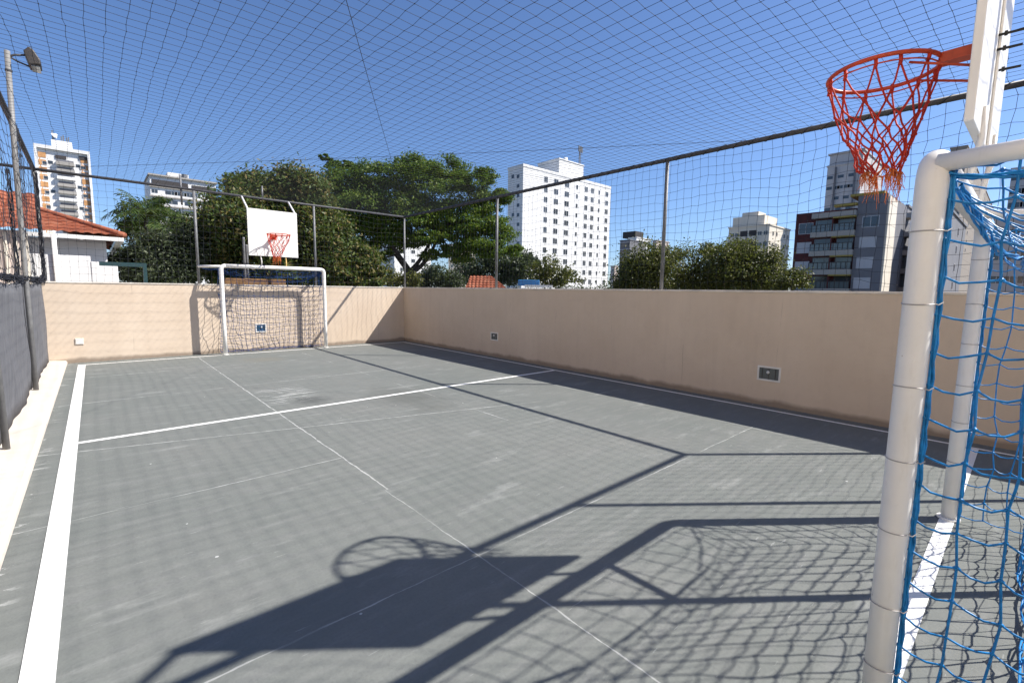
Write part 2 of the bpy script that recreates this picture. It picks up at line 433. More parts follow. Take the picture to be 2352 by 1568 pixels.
# ------------------------------------------------------------------ nets
def smooth_noise(nu, nv, cell, amp):
    a = RNG.normal(0, 1, (nu//cell+3, nv//cell+3)); u = np.arange(nu)/cell; v = np.arange(nv)/cell
    iu = u.astype(int); iv = v.astype(int); fu = (u-iu)[:,None]; fv = (v-iv)[None,:]
    fu = fu*fu*(3-2*fu); fv = fv*fv*(3-2*fv)
    return amp*((a[iu][:,iv]*(1-fu)+a[iu+1][:,iv]*fu)*(1-fv)+(a[iu][:,iv+1]*(1-fu)+a[iu+1][:,iv+1]*fu)*fv)
def net_mesh(P, r, knot=0, n=3, closed_u=False, droop=0):
    """P: array (nu, nv, 3) of knots -> cords along both directions"""
    mb = MB(); nu, nv, _ = P.shape
    def cord(pts):
        if droop:
            out = [pts[0]]
            for a, b in zip(pts[:-1], pts[1:]):
                for f in (.33, .67):
                    m = a*(1-f)+b*f; m = m.copy()
                    hz = np.linalg.norm((b-a)[:2])/max(1e-6, np.linalg.norm(b-a)); m[2] -= droop*hz*(.6+.8*random.random())
                    out.append(m)
                out.append(b)
            pts = out
        mb.tube(pts, r, n, caps=False)
    for i in range(nu): cord([P[i, j] for j in range(nv)])
    for j in range(nv): cord([P[i, j] for i in range(nu)])
    if knot:
        for i in range(nu):
            for j in range(nv): mb.knot(P[i, j], knot*(.8+.5*random.random()))
    return mb
def flat_net(o, u, v, lu, lv, mesh, normal, jit=.012, wav=.03, sagn=.02, cell=5, pin=True):
    nu = max(2, int(round(lu/mesh))+1); nv = max(2, int(round(lv/mesh))+1)
    o, u, v, w = (np.array(x, float) for x in (o, u, v, normal))
    U, V = np.meshgrid(np.linspace(0, lu, nu), np.linspace(0, lv, nv), indexing='ij')
    du = smooth_noise(nu, nv, cell, wav) + RNG.normal(0, jit, (nu, nv))
    dv = smooth_noise(nu, nv, cell, wav) + RNG.normal(0, jit, (nu, nv))
    dn = smooth_noise(nu, nv, cell*2, sagn) + RNG.normal(0, jit*.5, (nu, nv))
    if pin:
        for a in (du, dv, dn): a[0]*=.15; a[-1]*=.15; a[:,0]*=.15; a[:,-1]*=.15
    return o + (U+du)[...,None]*u + (V+dv)[...,None]*v + dn[...,None]*w

FX, FY0, FY1, LX = 6.98, -.20, 12.60, -.69
def bunch(pts, k, spread, r, n=4, rnd=None):
    """a gathered bundle of cords following pts"""
    mb = MB()
    for _ in range(k):
        ph = random.random()*6.28; q = []
        for i, p in enumerate(pts):
            s = spread*(.5+.7*random.random())
            q.append((p[0]+s*math.cos(ph+i*.9+random.random()), p[1]+s*math.sin(ph+i*.7+random.random()), p[2]+s*math.sin(ph*2+i*1.1)))
        mb.tube(q, r, n, caps=False)
    return mb
def post(name, mb, mat, parent): return obj(name, mb, mat, parent, smooth=True)

# right fence: stands on the right wall
rf = thing('net_fence', 'black net fence on grey posts above the shaded right wall', 'fence', (FX, FY0, WH), 'net fences around the court')
obj('top_rail', MB().tube([(FX, FY0-.02, RZ), (FX, 4, RZ+.002), (FX, FY1, RZ)], .034, 10), M['rail'], rf, smooth=True)
wrap = [(FX+.036*math.cos(i*.8), FY0+i*.028, RZ+.036*math.sin(i*.8)) for i in range(int((FY1-FY0)/.028))]
obj('rail_lacing', MB().tube(wrap, .005, 4), M['twine'], rf)
for y in (FY0, 4.08, 8.32):
    post('post', MB().tube([(FX, y, WH-.02 if y > 0 else 0), (FX, y, RZ-.03)], .030, 10), M['steel'], rf)
obj('netting', net_mesh(flat_net((FX, FY0, WH+.01), (0,1,0), (0,0,1), FY1-FY0, RZ-WH-.02, .124, (1,0,0), .006, .022, .03), .0023, .0058), M['twine'], rf)

# back fence: stands on the back wall
bf = thing('net_fence', 'black net fence on grey posts above the sunlit wall behind the far goal', 'fence', (LX, FY1, WH), 'net fences around the court')
obj('top_rail', MB().tube([(-1.9, FY1, RZ+.01), (3, FY1, RZ), (FX-.03, FY1, RZ)], .028, 10), M['rail'], bf, smooth=True)
for x in (1.785, 4.372, 6.98):
    post('post', MB().tube([(x, FY1, WH-.02), (x, FY1, RZ-.02)], .028, 10), M['steel'], bf)
for x, z in ((1.56, 3.95), (3.18, 3.97)):
    post('rail_stub', MB().tube([(x, FY1+.03, RZ-.35 if x < 2 else RZ-.02), (x, FY1+.03, z)], .02, 8), M['steel'], bf)
obj('netting', net_mesh(flat_net((LX, FY1, WH+.01), (1,0,0), (0,0,1), FX-LX, RZ-WH-.02, .124, (0,1,0), .006, .022, .03), .0021, .0055), M['twine'], bf)
obj('gathered_net', bunch([(LX-.34, FY1+.02, RZ-.05-i*.17) for i in range(13)], 13, .034, .0045), M['twine'], bf)

# left fence: on the kerb, grey shade cloth below
lf = thing('net_fence', 'sagging net fence with grey shade cloth along the left kerb', 'fence', (LX, 0, .08), 'net fences around the court')
obj('top_rail', MB().tube([(LX, -3, RZ+.1), (LX, 8, RZ+.1), (LX, 11, RZ+.04), (LX, FY1, RZ)], .032, 10), M['rail'], lf, smooth=True)
for y in (0., 3., 6.0, FY1):
    post('post', MB().tube([(LX+.02, y, .06), (LX, y, RZ+.02)], .025, 10), M['pale_steel'], lf)
sc = MB(); rows = 10; cols = 150
for i in range(cols+1):
    y = -3 + (FY1+3-.05)*i/cols
    for j in range(rows+1):
        z = .10 + 1.46*j/rows + (.02*math.sin(y*2.1+1) if j == rows else 0) - (0.03*abs(math.sin(y*PI/3)) if j == 0 else 0)
        sc.v.append((LX-.035+.012*math.sin(y*3.3+j*.8)+.006*math.sin(y*11+j), y, z))
for i in range(cols):
    for j in range(rows):
        a = i*(rows+1)+j; sc.f.append((a, a+1, a+rows+2, a+rows+1))
so = obj('shade_cloth', sc, M['screen'], lf, smooth=True)
so.modifiers.new('thick', 'SOLIDIFY').thickness = .006
bt = [( .0,0,0)]
lum = []
y = -3.0
while y < FY1-.1:
    lum.append((LX+.01+random.gauss(0,.02), y, 1.585+abs(random.gauss(0,.035)))); y += .08
obj('gathered_net', bunch(lum, 9, .03, .005), M['twine'], lf)
obj('corner_net_bundle', bunch([(LX+.01, FY1-.04, RZ-.04-i*.165) for i in range(13)], 15, .034, .0045), M['twine'], lf)
Pn = flat_net((LX, -3, 1.56), (0,1,0), (0,0,1), FY1+3, RZ-1.56+.04, .15, (1,0,0), .014, .05, .05, 4)
obj('netting', net_mesh(Pn, .0025, .006, droop=.02), M['twine'], lf)

# near fence, just behind the photographer: floor to rail
nf = thing('net_fence', 'floor to rail net fence behind the near goal', 'fence', (FX, FY0, 0), 'net fences around the court')
obj('top_rail', MB().tube([(LX, FY0, RZ), (FX-.03, FY0, RZ)], .032, 10), M['rail'], nf, smooth=True)
for x in (1.96, 3.65, 5.33):
    post('post', MB().tube([(x, FY0, 0), (x, FY0, RZ-.03)], .026, 10), M['steel'], nf)
obj('netting', net_mesh(flat_net((.62, FY0, .02), (1,0,0), (0,0,1), FX-.62, RZ-.03, .124, (0,1,0), .008, .025, .03), .0021, .0055), M['twine'], nf)

# ceiling net with its cables
cn = thing('ceiling_net', 'black square-mesh net stretched over the whole court', 'net', (3.1, 6.2, RZ))
mesh = .127
Pc = flat_net((LX, FY0, RZ), (1,0,0), (0,1,0), FX-LX, FY1-FY0, mesh, (0,0,1), .0035, .026, .03, 10)
nx, ny, _ = Pc.shape
sx = np.sin(np.linspace(0, PI, nx))[:,None]; sy = np.sin(np.linspace(0, PI, ny))[None,:]
Pc[...,2] -= .04*sx*sy
obj('mesh', net_mesh(Pc, .0018, .0048), M['twine'], cn)
cb = MB()
for a, b in (((.2, 1.4),(4.6, 8.53)), ((-.69, 12.3),(6.98, 2.5)), ((4.6,8.53),(6.98,12.4))):
    cb.tube([(a[0]+(b[0]-a[0])*i/10, a[1]+(b[1]-a[1])*i/10, RZ-.03-.035*math.sin(PI*i/10)) for i in range(11)], .0028, 5)
obj('cable', cb, M['twine'], cn)

# floodlight pole
fp = thing('floodlight_pole', 'slim grey pole carrying a grey floodlight beside the left fence', 'floodlight', (LX, 9.15, .07))
obj('pole', MB().tube([(LX+.005, 9.15, .06), (LX+.01, 9.17, 1.6), (LX+.02, 9.19, 3.0), (-.645, 9.2, 4.56)], .029, 12), M['pale_steel'], fp, smooth=True)
obj('bracket', MB().tube([(-.645, 9.2, 4.48), (-.58, 9.2, 4.53), (-.47, 9.2, 4.56)], .013, 6).tube([(-.645, 9.2, 4.5), (-.56, 9.2, 4.455), (-.45, 9.2, 4.425)], .011, 6), M['rail'], fp, smooth=True)
obj('clamp', MB().tube([(-.648, 9.2, 4.30), (-.648, 9.2, 4.325)], .036, 12), M['rail'], fp)
hd = obj('lamp_head', MB().prism([(-.49,4.57),(-.435,4.635),(-.39,4.605),(-.335,4.50),(-.335,4.44),(-.45,4.415)], 'y', 9.06, 9.34), M['lamp'], fp, bevel=.012)
obj('lens', MB().box(-.43, 9.08, 4.405, -.345, 9.32, 4.415), M['lens'], hd)
obj('cooling_fin', MB().box(-.43, 9.1, 4.60, -.42, 9.3, 4.645).box(-.41, 9.1, 4.59, -.40, 9.3, 4.63).box(-.45, 9.1, 4.59, -.44, 9.3, 4.64), M['lamp'], hd)

# ------------------------------------------------------------------ goals (local: mouth centre on the floor, +y is the back)
GW, GH, PR = 1.128, 2.005, .0435
def make_goal(label, group):
    t = thing('goal', label, 'goal', (0,0,0), group)
    bend = .085
    for s in (-1, 1):
        pts = [(s*GW, 0, 0), (s*GW, 0, .7), (s*GW, 0, 1.4), (s*GW, 0, GH-bend)]
        for k in range(1, 7):
            a = k*PI/12; pts.append((s*(GW-bend*(1-math.cos(a))), 0, GH-bend+bend*math.sin(a)))
        p = obj('goal_post', MB().tube(pts, PR, 20), M['white'], t, smooth=True)
        for k in range(7):
            ties = MB()
            z = .16 + k*.27 + random.uniform(-.02,.02)
            tl = random.uniform(-.08,.08)
            ties.tube([(s*GW+(PR+.0015)*math.cos(a), (PR+.0015)*math.sin(a), z+tl*.12*math.cos(a)) for a in [2*PI*i/24 for i in range(24)]], .0022, 4, closed=True)
            ties.tube([(s*GW+.012, PR, z), (s*GW+.01, PR+.010, z-.003), (s*GW-.004, PR+.020, z+.006)], .0022, 4)
            obj('cable_tie', ties, M['tie'], p)
        obj('base_plate', MB().tube([(s*GW,0,.0045),(s*GW,0,.016)], PR+.02, 20), M['white'], p)
        obj('side_arm', MB().tube([(s*GW, PR*.3, GH-.018), (-1.483 if s < 0 else 1.2, .44, GH-.018)], .03, 14), M['white'], t, smooth=True)
        # rope gathered along the side arm
    obj('crossbar', MB().tube([(-GW+bend, 0, GH), (-GW*.3, 0, GH), (GW*.3, 0, GH), (GW-bend, 0, GH)], PR, 20), M['white'], t, smooth=True)
    obj('rear_arm', MB().tube([(-.40, PR*.4, GH-.01), (-.40, .435, GH-.03)], .022, 12), M['white'], t, smooth=True)
    # the net: one sheet wrapped left side - back - right side, and a sagging roof
    ms = .12; D0, D1 = .37, .40                  # depth at floor and near the top
    nz = int(1.93/ms)
    rows = []
    for j in range(nz+1):
        f = j/nz; z = .04 + 1.93*f; d = D0 + (D1-D0)*f**1.5
        ns = 3; nb = int(2*GW/ms)
        row = []
        for i in range(ns): row.append((-GW+.015*math.sin(f*9), PR+(d-PR)*i/ns, z))
        for i in range(nb+1): row.append((-GW+2*GW*i/nb, d, z))
        for i in range(ns-1, -1, -1): row.append((GW-.015*math.sin(f*9), PR+(d-PR)*i/ns, z))
        rows.append(row)
    P = np.array(rows).transpose(1, 0, 2)
    nu, nv, _ = P.shape
    belly = np.sin(np.linspace(0, PI, nu))[:,None]
    P[...,2] -= .05*belly*(np.linspace(0,1,nv)[None,:]) + .012*smooth_noise(nu, nv, 3, 1.)
    P[...,0] += smooth_noise(nu, nv, 3, .022) + RNG.normal(0, .009, (nu, nv)); P[...,1] += smooth_noise(nu, nv, 4, .018) + RNG.normal(0, .006, (nu, nv))
    P[...,2] = np.maximum(P[...,2] + RNG.normal(0, .008, (nu, nv)), .012)
    P[0,:,0] = -GW+.012; P[-1,:,0] = GW-.012; P[0,:,1] = PR+.004; P[-1,:,1] = PR+.004
    mb = net_mesh(P, .0039, .0092, n=5, droop=.016)
    # doubled selvedge cords down the posts
    for s in (-1, 1):
        for q in range(3):
            pts = []
            for j in range(nv*2):
                z = .03+1.95*j/(nv*2-1); pts.append((s*(GW-.010)+.006*math.sin(j*1.9+q*2), PR+.006+.012*abs(math.sin(j*PI/2+.5))*(q*.5), z))
            mb.tube(pts, .0036, 5, caps=False)
    # roof of the net
    R = []
    nr = int(2*GW/.15)
    for i in range(nr+1):
        x = -GW+2*GW*i/nr
        R.append([(x, PR+(D1-PR)*j/3, GH-.06-.16*math.sin(PI*j/3*.75)*abs(math.sin(PI*i/nr))**.4 - (.04 if j == 3 else 0)) for j in range(4)])
    R = np.array(R); R[...,0] += RNG.normal(0,.012,R.shape[:2]); R[...,2] += RNG.normal(0,.012,R.shape[:2])
    m2 = net_mesh(R, .0034, .008, n=5, droop=.012)
    # slack bundles: under the crossbar and along the side arms
    def add_bunch(pts, k, sp):
        b = bunch(pts, k, sp, .0036, 5); n0 = len(mb.v); mb.v += b.v; mb.f += [tuple(i+n0 for i in f) for f in b.f]
    for s in (-1, 1):
        add_bunch([(s*(GW-.012)+(.07*i/9 if s > 0 else -.3*i/9), PR+.01+.36*i/9, GH-.066-.02*math.sin(PI*i/9)) for i in range(10)], 6, .009)
        add_bunch([(s*(GW-.02-.6*i/11), PR+.02+.14*i/11, GH-.10-.20*math.sin(.5*PI*i/11)) for i in range(12)], 6 if s > 0 else 2, .012 if s > 0 else .006)
    add_bunch([(-.6+1.2*i/16, PR+.18, GH-.30-.025*math.sin(PI*i/16)) for i in range(17)], 3, .008)
    # loose rope lying along the foot of the net
    add_bunch([(-GW+.05+2*(GW-.05)*i/30, D0+.0, .03+.01*random.random()) for i in range(31)], 4, .012)
    n0 = len(mb.v); mb.v += m2.v; mb.f += [tuple(i+n0 for i in f) for f in m2.f]
    obj('goal_net', mb, M['bluenet'], t, smooth=True)
    return t
goal = make_goal('near white goal with bright blue net at the right of the court', 'small white goals')
goal.location = (3.235, .247, 0); goal.rotation_euler = (0, 0, PI - math.radians(.35))
gf = copy_tree(goal); gf.location = (3.268, 12.095, 0); gf.rotation_euler = (0, 0, 0)
for ch in [c for c in goal.children if c.name.startswith('side_arm') and c.data.vertices[0].co.x < 0]: bpy.data.objects.remove(ch)
for ch in gf.children:
    if ch.name.startswith('goal_net'):
        ch.data = ch.data.copy(); ch.data.materials[0] = M['dullnet']; ch['label'] = 'dark blue goal net with shade put into its colour'
gf['label'] = 'far white goal standing against the sunlit tan wall'

# ------------------------------------------------------------------ basketball hoops (local: board centre above goal mouth, +y back, board face at y=0)
def make_hoop(label, group):
    t = thing('basketball_hoop', label, 'basketball hoop', (0,0,2.09), group)
    bw, z0, z1 = .54, 2.268, 3.335
    obj('backboard', MB().box(-bw, 0, z0, bw, .032, z1), M['white'], t, bevel=.004)
    obj('board_batten', MB().box(-.009, .0325, z0+.004, .009, .043, z1-.004), M['white'], t, bevel=.003)
    # supports that stand on the crossbar (the right one, seen from the court, is yellowed)
    obj('support', MB().tube([(-.285, .036, z0+.12), (-.285, .036, z0-.02), (-.275, .024, z0-.10), (-.275, .012, 2.042)], .0135, 12), M['white'], t, smooth=True)
    sy = obj('support', MB().tube([(.265, .036, z0+.12), (.265, .036, z0-.02), (.265, .024, z0-.10), (.265, .012, 2.042)], .0135, 12), M['white'], t, smooth=True)
    for x in (-bw+.02, bw-.03):
        obj('stay', MB().tube([(x, .034, z1-.06), (x, .05, z1+.0), (x-.02, .43, RZ-.02)], .02, 10), M['white'], t, smooth=True)
    rz, ry, rr = 2.748, -.408, .243
    circ = lambda r, z, n=48: [(r*math.cos(2*PI*i/n), ry+r*math.sin(2*PI*i/n), z) for i in range(n)]
    rim = obj('rim', MB().tube(circ(rr, rz), .0108, 10, closed=True), M['orange'], t, smooth=True)
    obj('net_ring', MB().tube(circ(rr-.002, rz-.032), .004, 6, closed=True), M['orange'], rim, smooth=True)
    # bracket: a folded plate from the board to the rim
    pl = MB().box(-.038, -.168, rz-.036, .038, -.0075, rz+.012)
    pl.box(-.065, -.0075, rz-.085, .065, -.0005, rz+.04)
    obj('bracket', pl, M['orange'], rim)
    for s in (-1, 1):
        obj('brace_rod', MB().tube([(s*.115, -.002, rz-.13), (s*.15, ry+.14, rz-.035)], .0062, 8), M['orange'], rim, smooth=True)
    for x, z in ((.03, rz+.02), (.03, rz-.045), (-.03, rz-.12)):
        obj('bolt', MB().tube([(x, .028, z), (x, .115, z-.004)], .006, 8).tube([(x,.0515,z),(x,.062,z)], .012, 6), M['bolt'], rim)
    # net: hangs in, twisted, with a frayed hem
    nn = 12; lev = [(0, .238), (.165, .205), (.24, .170), (.31, .146), (.375, .122), (.435, .10), (.485, .08)]
    K = []
    for j, (dz, r) in enumerate(lev):
        row = []
        for i in range(nn):
            a = 2*PI*(i + (.5 if j % 2 else 0) + .12*j)/nn + random.gauss(0, .035)
            lean = (dz/.485)**1.4
            row.append(Vector((r*math.cos(a)*(1-.12*lean) - .05*lean + random.gauss(0,.004), ry + r*math.sin(a) + .03*lean + random.gauss(0,.004), rz-.03-dz + random.gauss(0,.008))))
        K.append(row)
    m = MB()
    for i in range(nn):
        b = K[0][i]; m.tube([b+Vector((0,0,.03)), b+Vector((.004,.004,.004)), b+Vector((0,0,-.02))], .009, 6)
        for j in range(len(lev)-1):
            for k in ((i, (i-1) % nn) if j % 2 == 0 else (i, (i+1) % nn)):
                a, c = K[j][i], K[j+1][k]; mid = (a+c)/2 + Vector((random.gauss(0,.005), random.gauss(0,.005), random.gauss(0,.004)))
                m.tube([a, mid, c], .0046, 5, caps=False)
        for j in range(1, len(lev)): m.ball(K[j][i], .0088, 6, 4)
    fr = MB().tube([K[-1][i] for i in range(nn)], .0035, 5, closed=True)
    for i in range(nn):
        for q in range(9):
            a = K[-1][i] + Vector((random.gauss(0,.006), random.gauss(0,.006), 0)); L = random.uniform(.04, .15)*(1.25 if i in (1,2,5,6,10) else .65)
            fr.tube([a, a+Vector((random.gauss(0,.008), random.gauss(0,.008), -L*.5)), a+Vector((random.gauss(-.008,.016), random.gauss(0,.016), -L))], .0022, 4, r1=.001, caps=False)
    # broken strands dangling on one side
    for i, j in ((5, 2), (6, 3), (4, 3)):
        a = K[j][i]; m.tube([a, a+Vector((-.012,0,-.03)), a+Vector((-.02,.004,-.075))], .004, 4, r1=.0015)
    obj('net', m, M['rednet'], rim, smooth=True)
    obj('net_fringe', fr, M['fray'], rim, smooth=True)
    return t
hoop = make_hoop('near basketball hoop with frayed red net, its white board seen edge-on', 'basketball hoops above the goals')
hoop.location = (3.255, .240, 2.09); hoop.rotation_euler = (0, 0, PI - math.radians(1.0))
hf = copy_tree(hoop); hf.location = (3.25, 12.095, 2.09); hf.rotation_euler = (0, 0, 0)
for ch in hf.children:
    if ch.name.startswith('support') and ch.data.vertices[0].co.x > 0:
        ch.data = ch.data.copy(); ch.data.materials[0] = M['yellowed']; ch['label'] = 'yellowed support tube under the far board'
hf['label'] = 'far basketball hoop, white board facing the camera above the far goal'

# ------------------------------------------------------------------ trees
def leaves(name, centers, L, W, mat, parent, up=.35, out=None):
    c = np.asarray(centers, float); n = len(c)
    nrm = RNG.normal(0, 1, (n, 3)); nrm[:,2] += up
    if out is not None: nrm += out*.7
    nrm /= np.linalg.norm(nrm, axis=1)[:,None]
    t = RNG.normal(0, 1, (n, 3)); t[:,2] -= .25
    t -= nrm*(t*nrm).sum(1)[:,None]; t /= np.linalg.norm(t, axis=1)[:,None]
    b = np.cross(nrm, t); s = RNG.uniform(.65, 1.3, n)[:,None]
    V = np.empty((n, 4, 3)); V[:,0] = c - t*L*.5*s; V[:,1] = c + b*W*.5*s - nrm*W*.12; V[:,2] = c + t*L*.5*s - nrm*L*.1; V[:,3] = c - b*W*.5*s - nrm*W*.12
    org = ORG[parent.name]
    V = (V - np.array(org)).reshape(-1, 3)
    me = bpy.data.meshes.new(name); me.vertices.add(4*n); me.vertices.foreach_set('co', V.ravel())
    me.loops.add(4*n); me.loops.foreach_set('vertex_index', np.arange(4*n, dtype=np.int32))
    me.polygons.add(n); me.polygons.foreach_set('loop_start', np.arange(0, 4*n, 4, dtype=np.int32)); me.polygons.foreach_set('loop_total', np.full(n, 4, dtype=np.int32))
    me.materials.append(mat); me.update(calc_edges=True)
    o = bpy.data.objects.new(name, me); link(o, parent); ORG[o.name] = org; return o
def limb(mb, a, b, r0, r1, bend=.12, n=6):
    a, b = Vector(a), Vector(b); d = (b-a).length
    k1 = Vector((random.gauss(0,1), random.gauss(0,1), random.gauss(0,.5)))*bend*d
    pts = []
    for i in range(n+1):
        f = i/n; pts.append(a.lerp(b, f) + k1*math.sin(PI*f)*.6 + Vector((0,0,-.08*d*math.sin(PI*f))))
    mb.tube(pts, r0, 7, r1=r1)
def tree(label, D, lobes, base_px, mat, L, W, dens=1.0, per=38, r0=.2, split=None, group=None, name='tree', flat=.62, csize=.17, cat='tree'):
    base = at(base_px, 668, D); base.z = -3.0
    t = thing(name, label, cat, base, group)
    cs = []; outs = []; tr = MB()
    sp = split if split else None
    fork = at(sp[0], sp[1], D) if sp else Vector((base.x, base.y, at(base_px, min(l[1] for l in lobes)+60, D).z))
    limb(tr, base, fork, r0, r0*.75, .04)
    # three or four main boughs leave the fork, the lobes hang on the nearest bough
    order = sorted(range(len(lobes)), key=lambda i: lobes[i][0])
    nb_ = 4 if len(lobes) > 6 else 2
    boughs = []
    for i in range(nb_):
        l = lobes[order[int((i+.5)*len(order)/nb_)]]
        tgt = at(l[0], l[1], D) + Vector((CF.x, CF.y, 0))*random.uniform(-1, 1)*l[2]*D/FPX*.6
        nd = fork.lerp(tgt, random.uniform(.38, .6)); boughs.append(nd)
        limb(tr, fork - Vector((0,0,.1*i)), nd, r0*.55, r0*.26, .13)
    for (px, py, rx, ry, *dd) in lobes:
        rx, ry = (rx*.90, ry*.90) if D < 30 else (rx*1.06, ry*1.02)
        off = dd[0] if dd else random.uniform(-.5, .5)
        ce = at(px, py, D); a = rx*D/FPX; h = ry*D/FPX
        ce = ce + Vector((CF.x, CF.y, 0))*off*a
        ncl = max(6, int(dens*9*(rx/40.)*(ry/40.)+6))
        inner = .5*(a+h)*csize*1.9
        limb(tr, min(boughs, key=lambda q: (q-ce).length), ce + Vector((0,0,-h*.3)), r0*.20, r0*.05, .16)
        for q in range(ncl):
            d = RNG.normal(0,1,3); d /= np.linalg.norm(d); rad = RNG.uniform(.25,1)**.45 * RNG.uniform(.82, 1.08)
            cc = np.array(ce) + d*np.array((a, a, h))*rad
            k = int(per*RNG.uniform(.6,1.4))
            pts = RNG.normal(0,1,(k,3))*np.array((inner, inner, inner*flat))*RNG.uniform(.65,1.25) + cc
            cs.append(pts); outs.append(np.repeat(d[None,:], k, 0))
            if q % 5 == 0: limb(tr, ce + Vector((0,0,-h*.3)), Vector(cc), r0*.12, r0*.03, .1, 4)
    obj('trunk', tr, M['bark'], t, smooth=True)
    leaves('crown', np.concatenate(cs), L, W, mat, t, out=np.concatenate(outs))
    return t
# the dense brown-tipped tree behind the far goal
tree('dense round tree with browning leaves behind the far hoop', 19,
     [(645,440,95,62),(560,440,55,55),(510,520,48,70),(600,520,95,80),(715,450,50,60),(715,520,75,80),(765,580,65,65),(825,605,50,45),(690,620,95,45),(520,620,55,45),(590,630,70,40),(790,635,60,32),(860,640,26,22),(475,580,30,65),(545,570,60,60),(660,560,70,60)],
     640, M['mango'], .17, .07, 2.9, 190, .26, None, csize=.115, flat=.8)
tree('tall feathery green tree with dark forking trunk left of the white tower', 25,
     [(800,425,62,45),(860,410,50,38),(775,385,26,14),(745,362,12,7),(762,372,12,8),(800,378,16,9),(820,395,25,14),(950,405,62,45),(1020,385,58,34),(1085,420,50,35),(1120,405,30,18),(1000,450,85,45),(905,465,75,50),(1100,470,52,40),(1150,450,30,25),(840,490,70,50),(1150,530,38,42),(1090,520,50,38),(1020,505,60,35),(1175,570,28,25),(1120,570,50,28),(815,540,45,40),(880,530,50,35),(1080,560,40,28),(790,470,50,50),(950,500,60,40),(1020,540,35,22),(860,580,32,28),(1060,590,30,18),(930,550,45,28),(985,585,28,14),(1040,580,34,20),(885,560,42,30),(980,545,40,24)],
     938, M['feather'], .15, .06, 2.9, 175, .26, (938,618), flat=.42, csize=.125)
tree('olive green shrub below the tall feathery tree', 21, [(880,640,40,28),(935,645,35,18),(840,650,40,20)], 890, M['olive'], .15, .08, 2.6, 70, .08)
tree('grey-green bushy tree beside the white house', 17, [(330,590,55,45),(390,580,48,55),(355,560,50,35),(310,625,40,28),(400,630,50,30),(275,600,22,22),(430,570,30,60),(430,630,30,25)], 360, M['bushleaf'], .13, .055, 3.8, 105, .14)
tree('soft yellow-green bushy tree between the white block and the shrub', 20, [(340,495,45,35),(300,520,30,28),(395,515,40,35),(425,530,35,40),(365,470,22,20),(330,535,40,30)], 370, M['palm'], .22, .05, 2.2, 60, .14)
# palms
def palm(label, D, base_px, crown, n, Lf, group):
    base = at(base_px, 668, D); base.z = -3; t = thing('palm_tree', label, 'palm', base, group)
    top = at(crown[0], crown[1], D)
    obj('trunk', MB().tube([base, base.lerp(top, .5)+Vector((.1,0,0)), top], .12, 8, r1=.07), M['bark'], t, smooth=True)
    for k in range(n):
        a = 2*PI*k/n + random.uniform(-.3,.3); el = random.uniform(.2, 1.35); L = Lf*random.uniform(.75,1.15)
        pts = []; p = Vector(top); d = Vector((math.cos(a)*math.cos(el), math.sin(a)*math.cos(el), math.sin(el)))
        for i in range(11):
            pts.append(p.copy()); p = p + d*(L/10); d = (d + Vector((0,0,-.17))).normalized()
        m = MB().tube(pts, .018, 4, r1=.005)
        for i in range(1, 11):
            for q in (0, .5):
                if i == 10 and q: continue
                b = pts[i] if q == 0 else pts[i].lerp(pts[i+1], .5)
                dd = (pts[min(i+1,10)]-pts[i-1]).normalized(); sd = dd.cross(Vector((0,0,1))).normalized()
                ll = .5*Lf*.42*math.sin(PI*(i+q)/11.5)+.08
                for s in (-1, 1):
                    tip = b + sd*s*ll*.8 + dd*ll*.55 + Vector((0,0,-ll*random.uniform(.25,.7))); w = dd*.022
                    mid = b.lerp(tip,.5)+Vector((0,0,ll*.08))
                    m.quad(b, mid+w, tip, mid-w)
        obj('frond', m, M['palm'], t)
palm('tall arching palm above the shrub beside the white house', 18, 330, (335,500), 26, 1.25, None)
palm('low bright palm tucked left of the brown-tipped tree', 17.5, 405, (405,555), 18, 1.1, None)
# lower trees beyond the right wall
tree('grey-green bushy tree left of the red tiled roof', 38, [(1000,635,42,24),(1040,645,35,18),(965,650,25,15)], 1000, M['bushleaf'], .26, .14, 3.6, 80, .15)
tree('dark broad tree behind the red tiled roof', 52, [(1100,610,50,26),(1150,600,45,26),(1190,615,45,30),(1215,600,25,20),(1080,635,40,18),(1165,640,40,15)], 1140, M['bushleaf'], .32, .17, 3.6, 80, .2)
tree('small loose tree in front of the tall white tower', 46, [(1255,610,32,20),(1275,635,42,25),(1305,640,25,22),(1235,640,25,18)], 1270, M['olive'], .28, .14, 2.6, 60, .14)
tree('round dark tree just left of the thicker fence post on the right wall', 52, [(1490,610,48,50),(1455,625,30,35),(1515,590,30,28),(1480,645,60,22),(1440,658,30,14),(1530,655,35,18)], 1485, M['olive'], .30, .16, 4.2, 85, .2)
tree('sparse olive tree just right of the thicker fence post on the right wall', 54, [(1575,605,45,42),(1615,590,35,28),(1600,635,45,30),(1555,645,30,25),(1640,650,30,22),(1600,657,40,16)], 1590, M['olive'], .30, .15, 3.0, 75, .18)
tree('wide olive tree in front of the cream tower', 50, [(1700,590,52,38),(1660,600,35,40),(1740,610,40,38),(1700,630,60,32),(1775,630,25,32),(1660,650,35,20),(1740,652,45,18)], 1705, M['olive'], .30, .15, 3.6, 85, .2)
tree('small round bush beside the burgundy building', 46, [(1820,640,30,24),(1838,650,18,16),(1800,652,20,14)], 1818, M['olive'], .24, .13, 4.0, 80, .12)

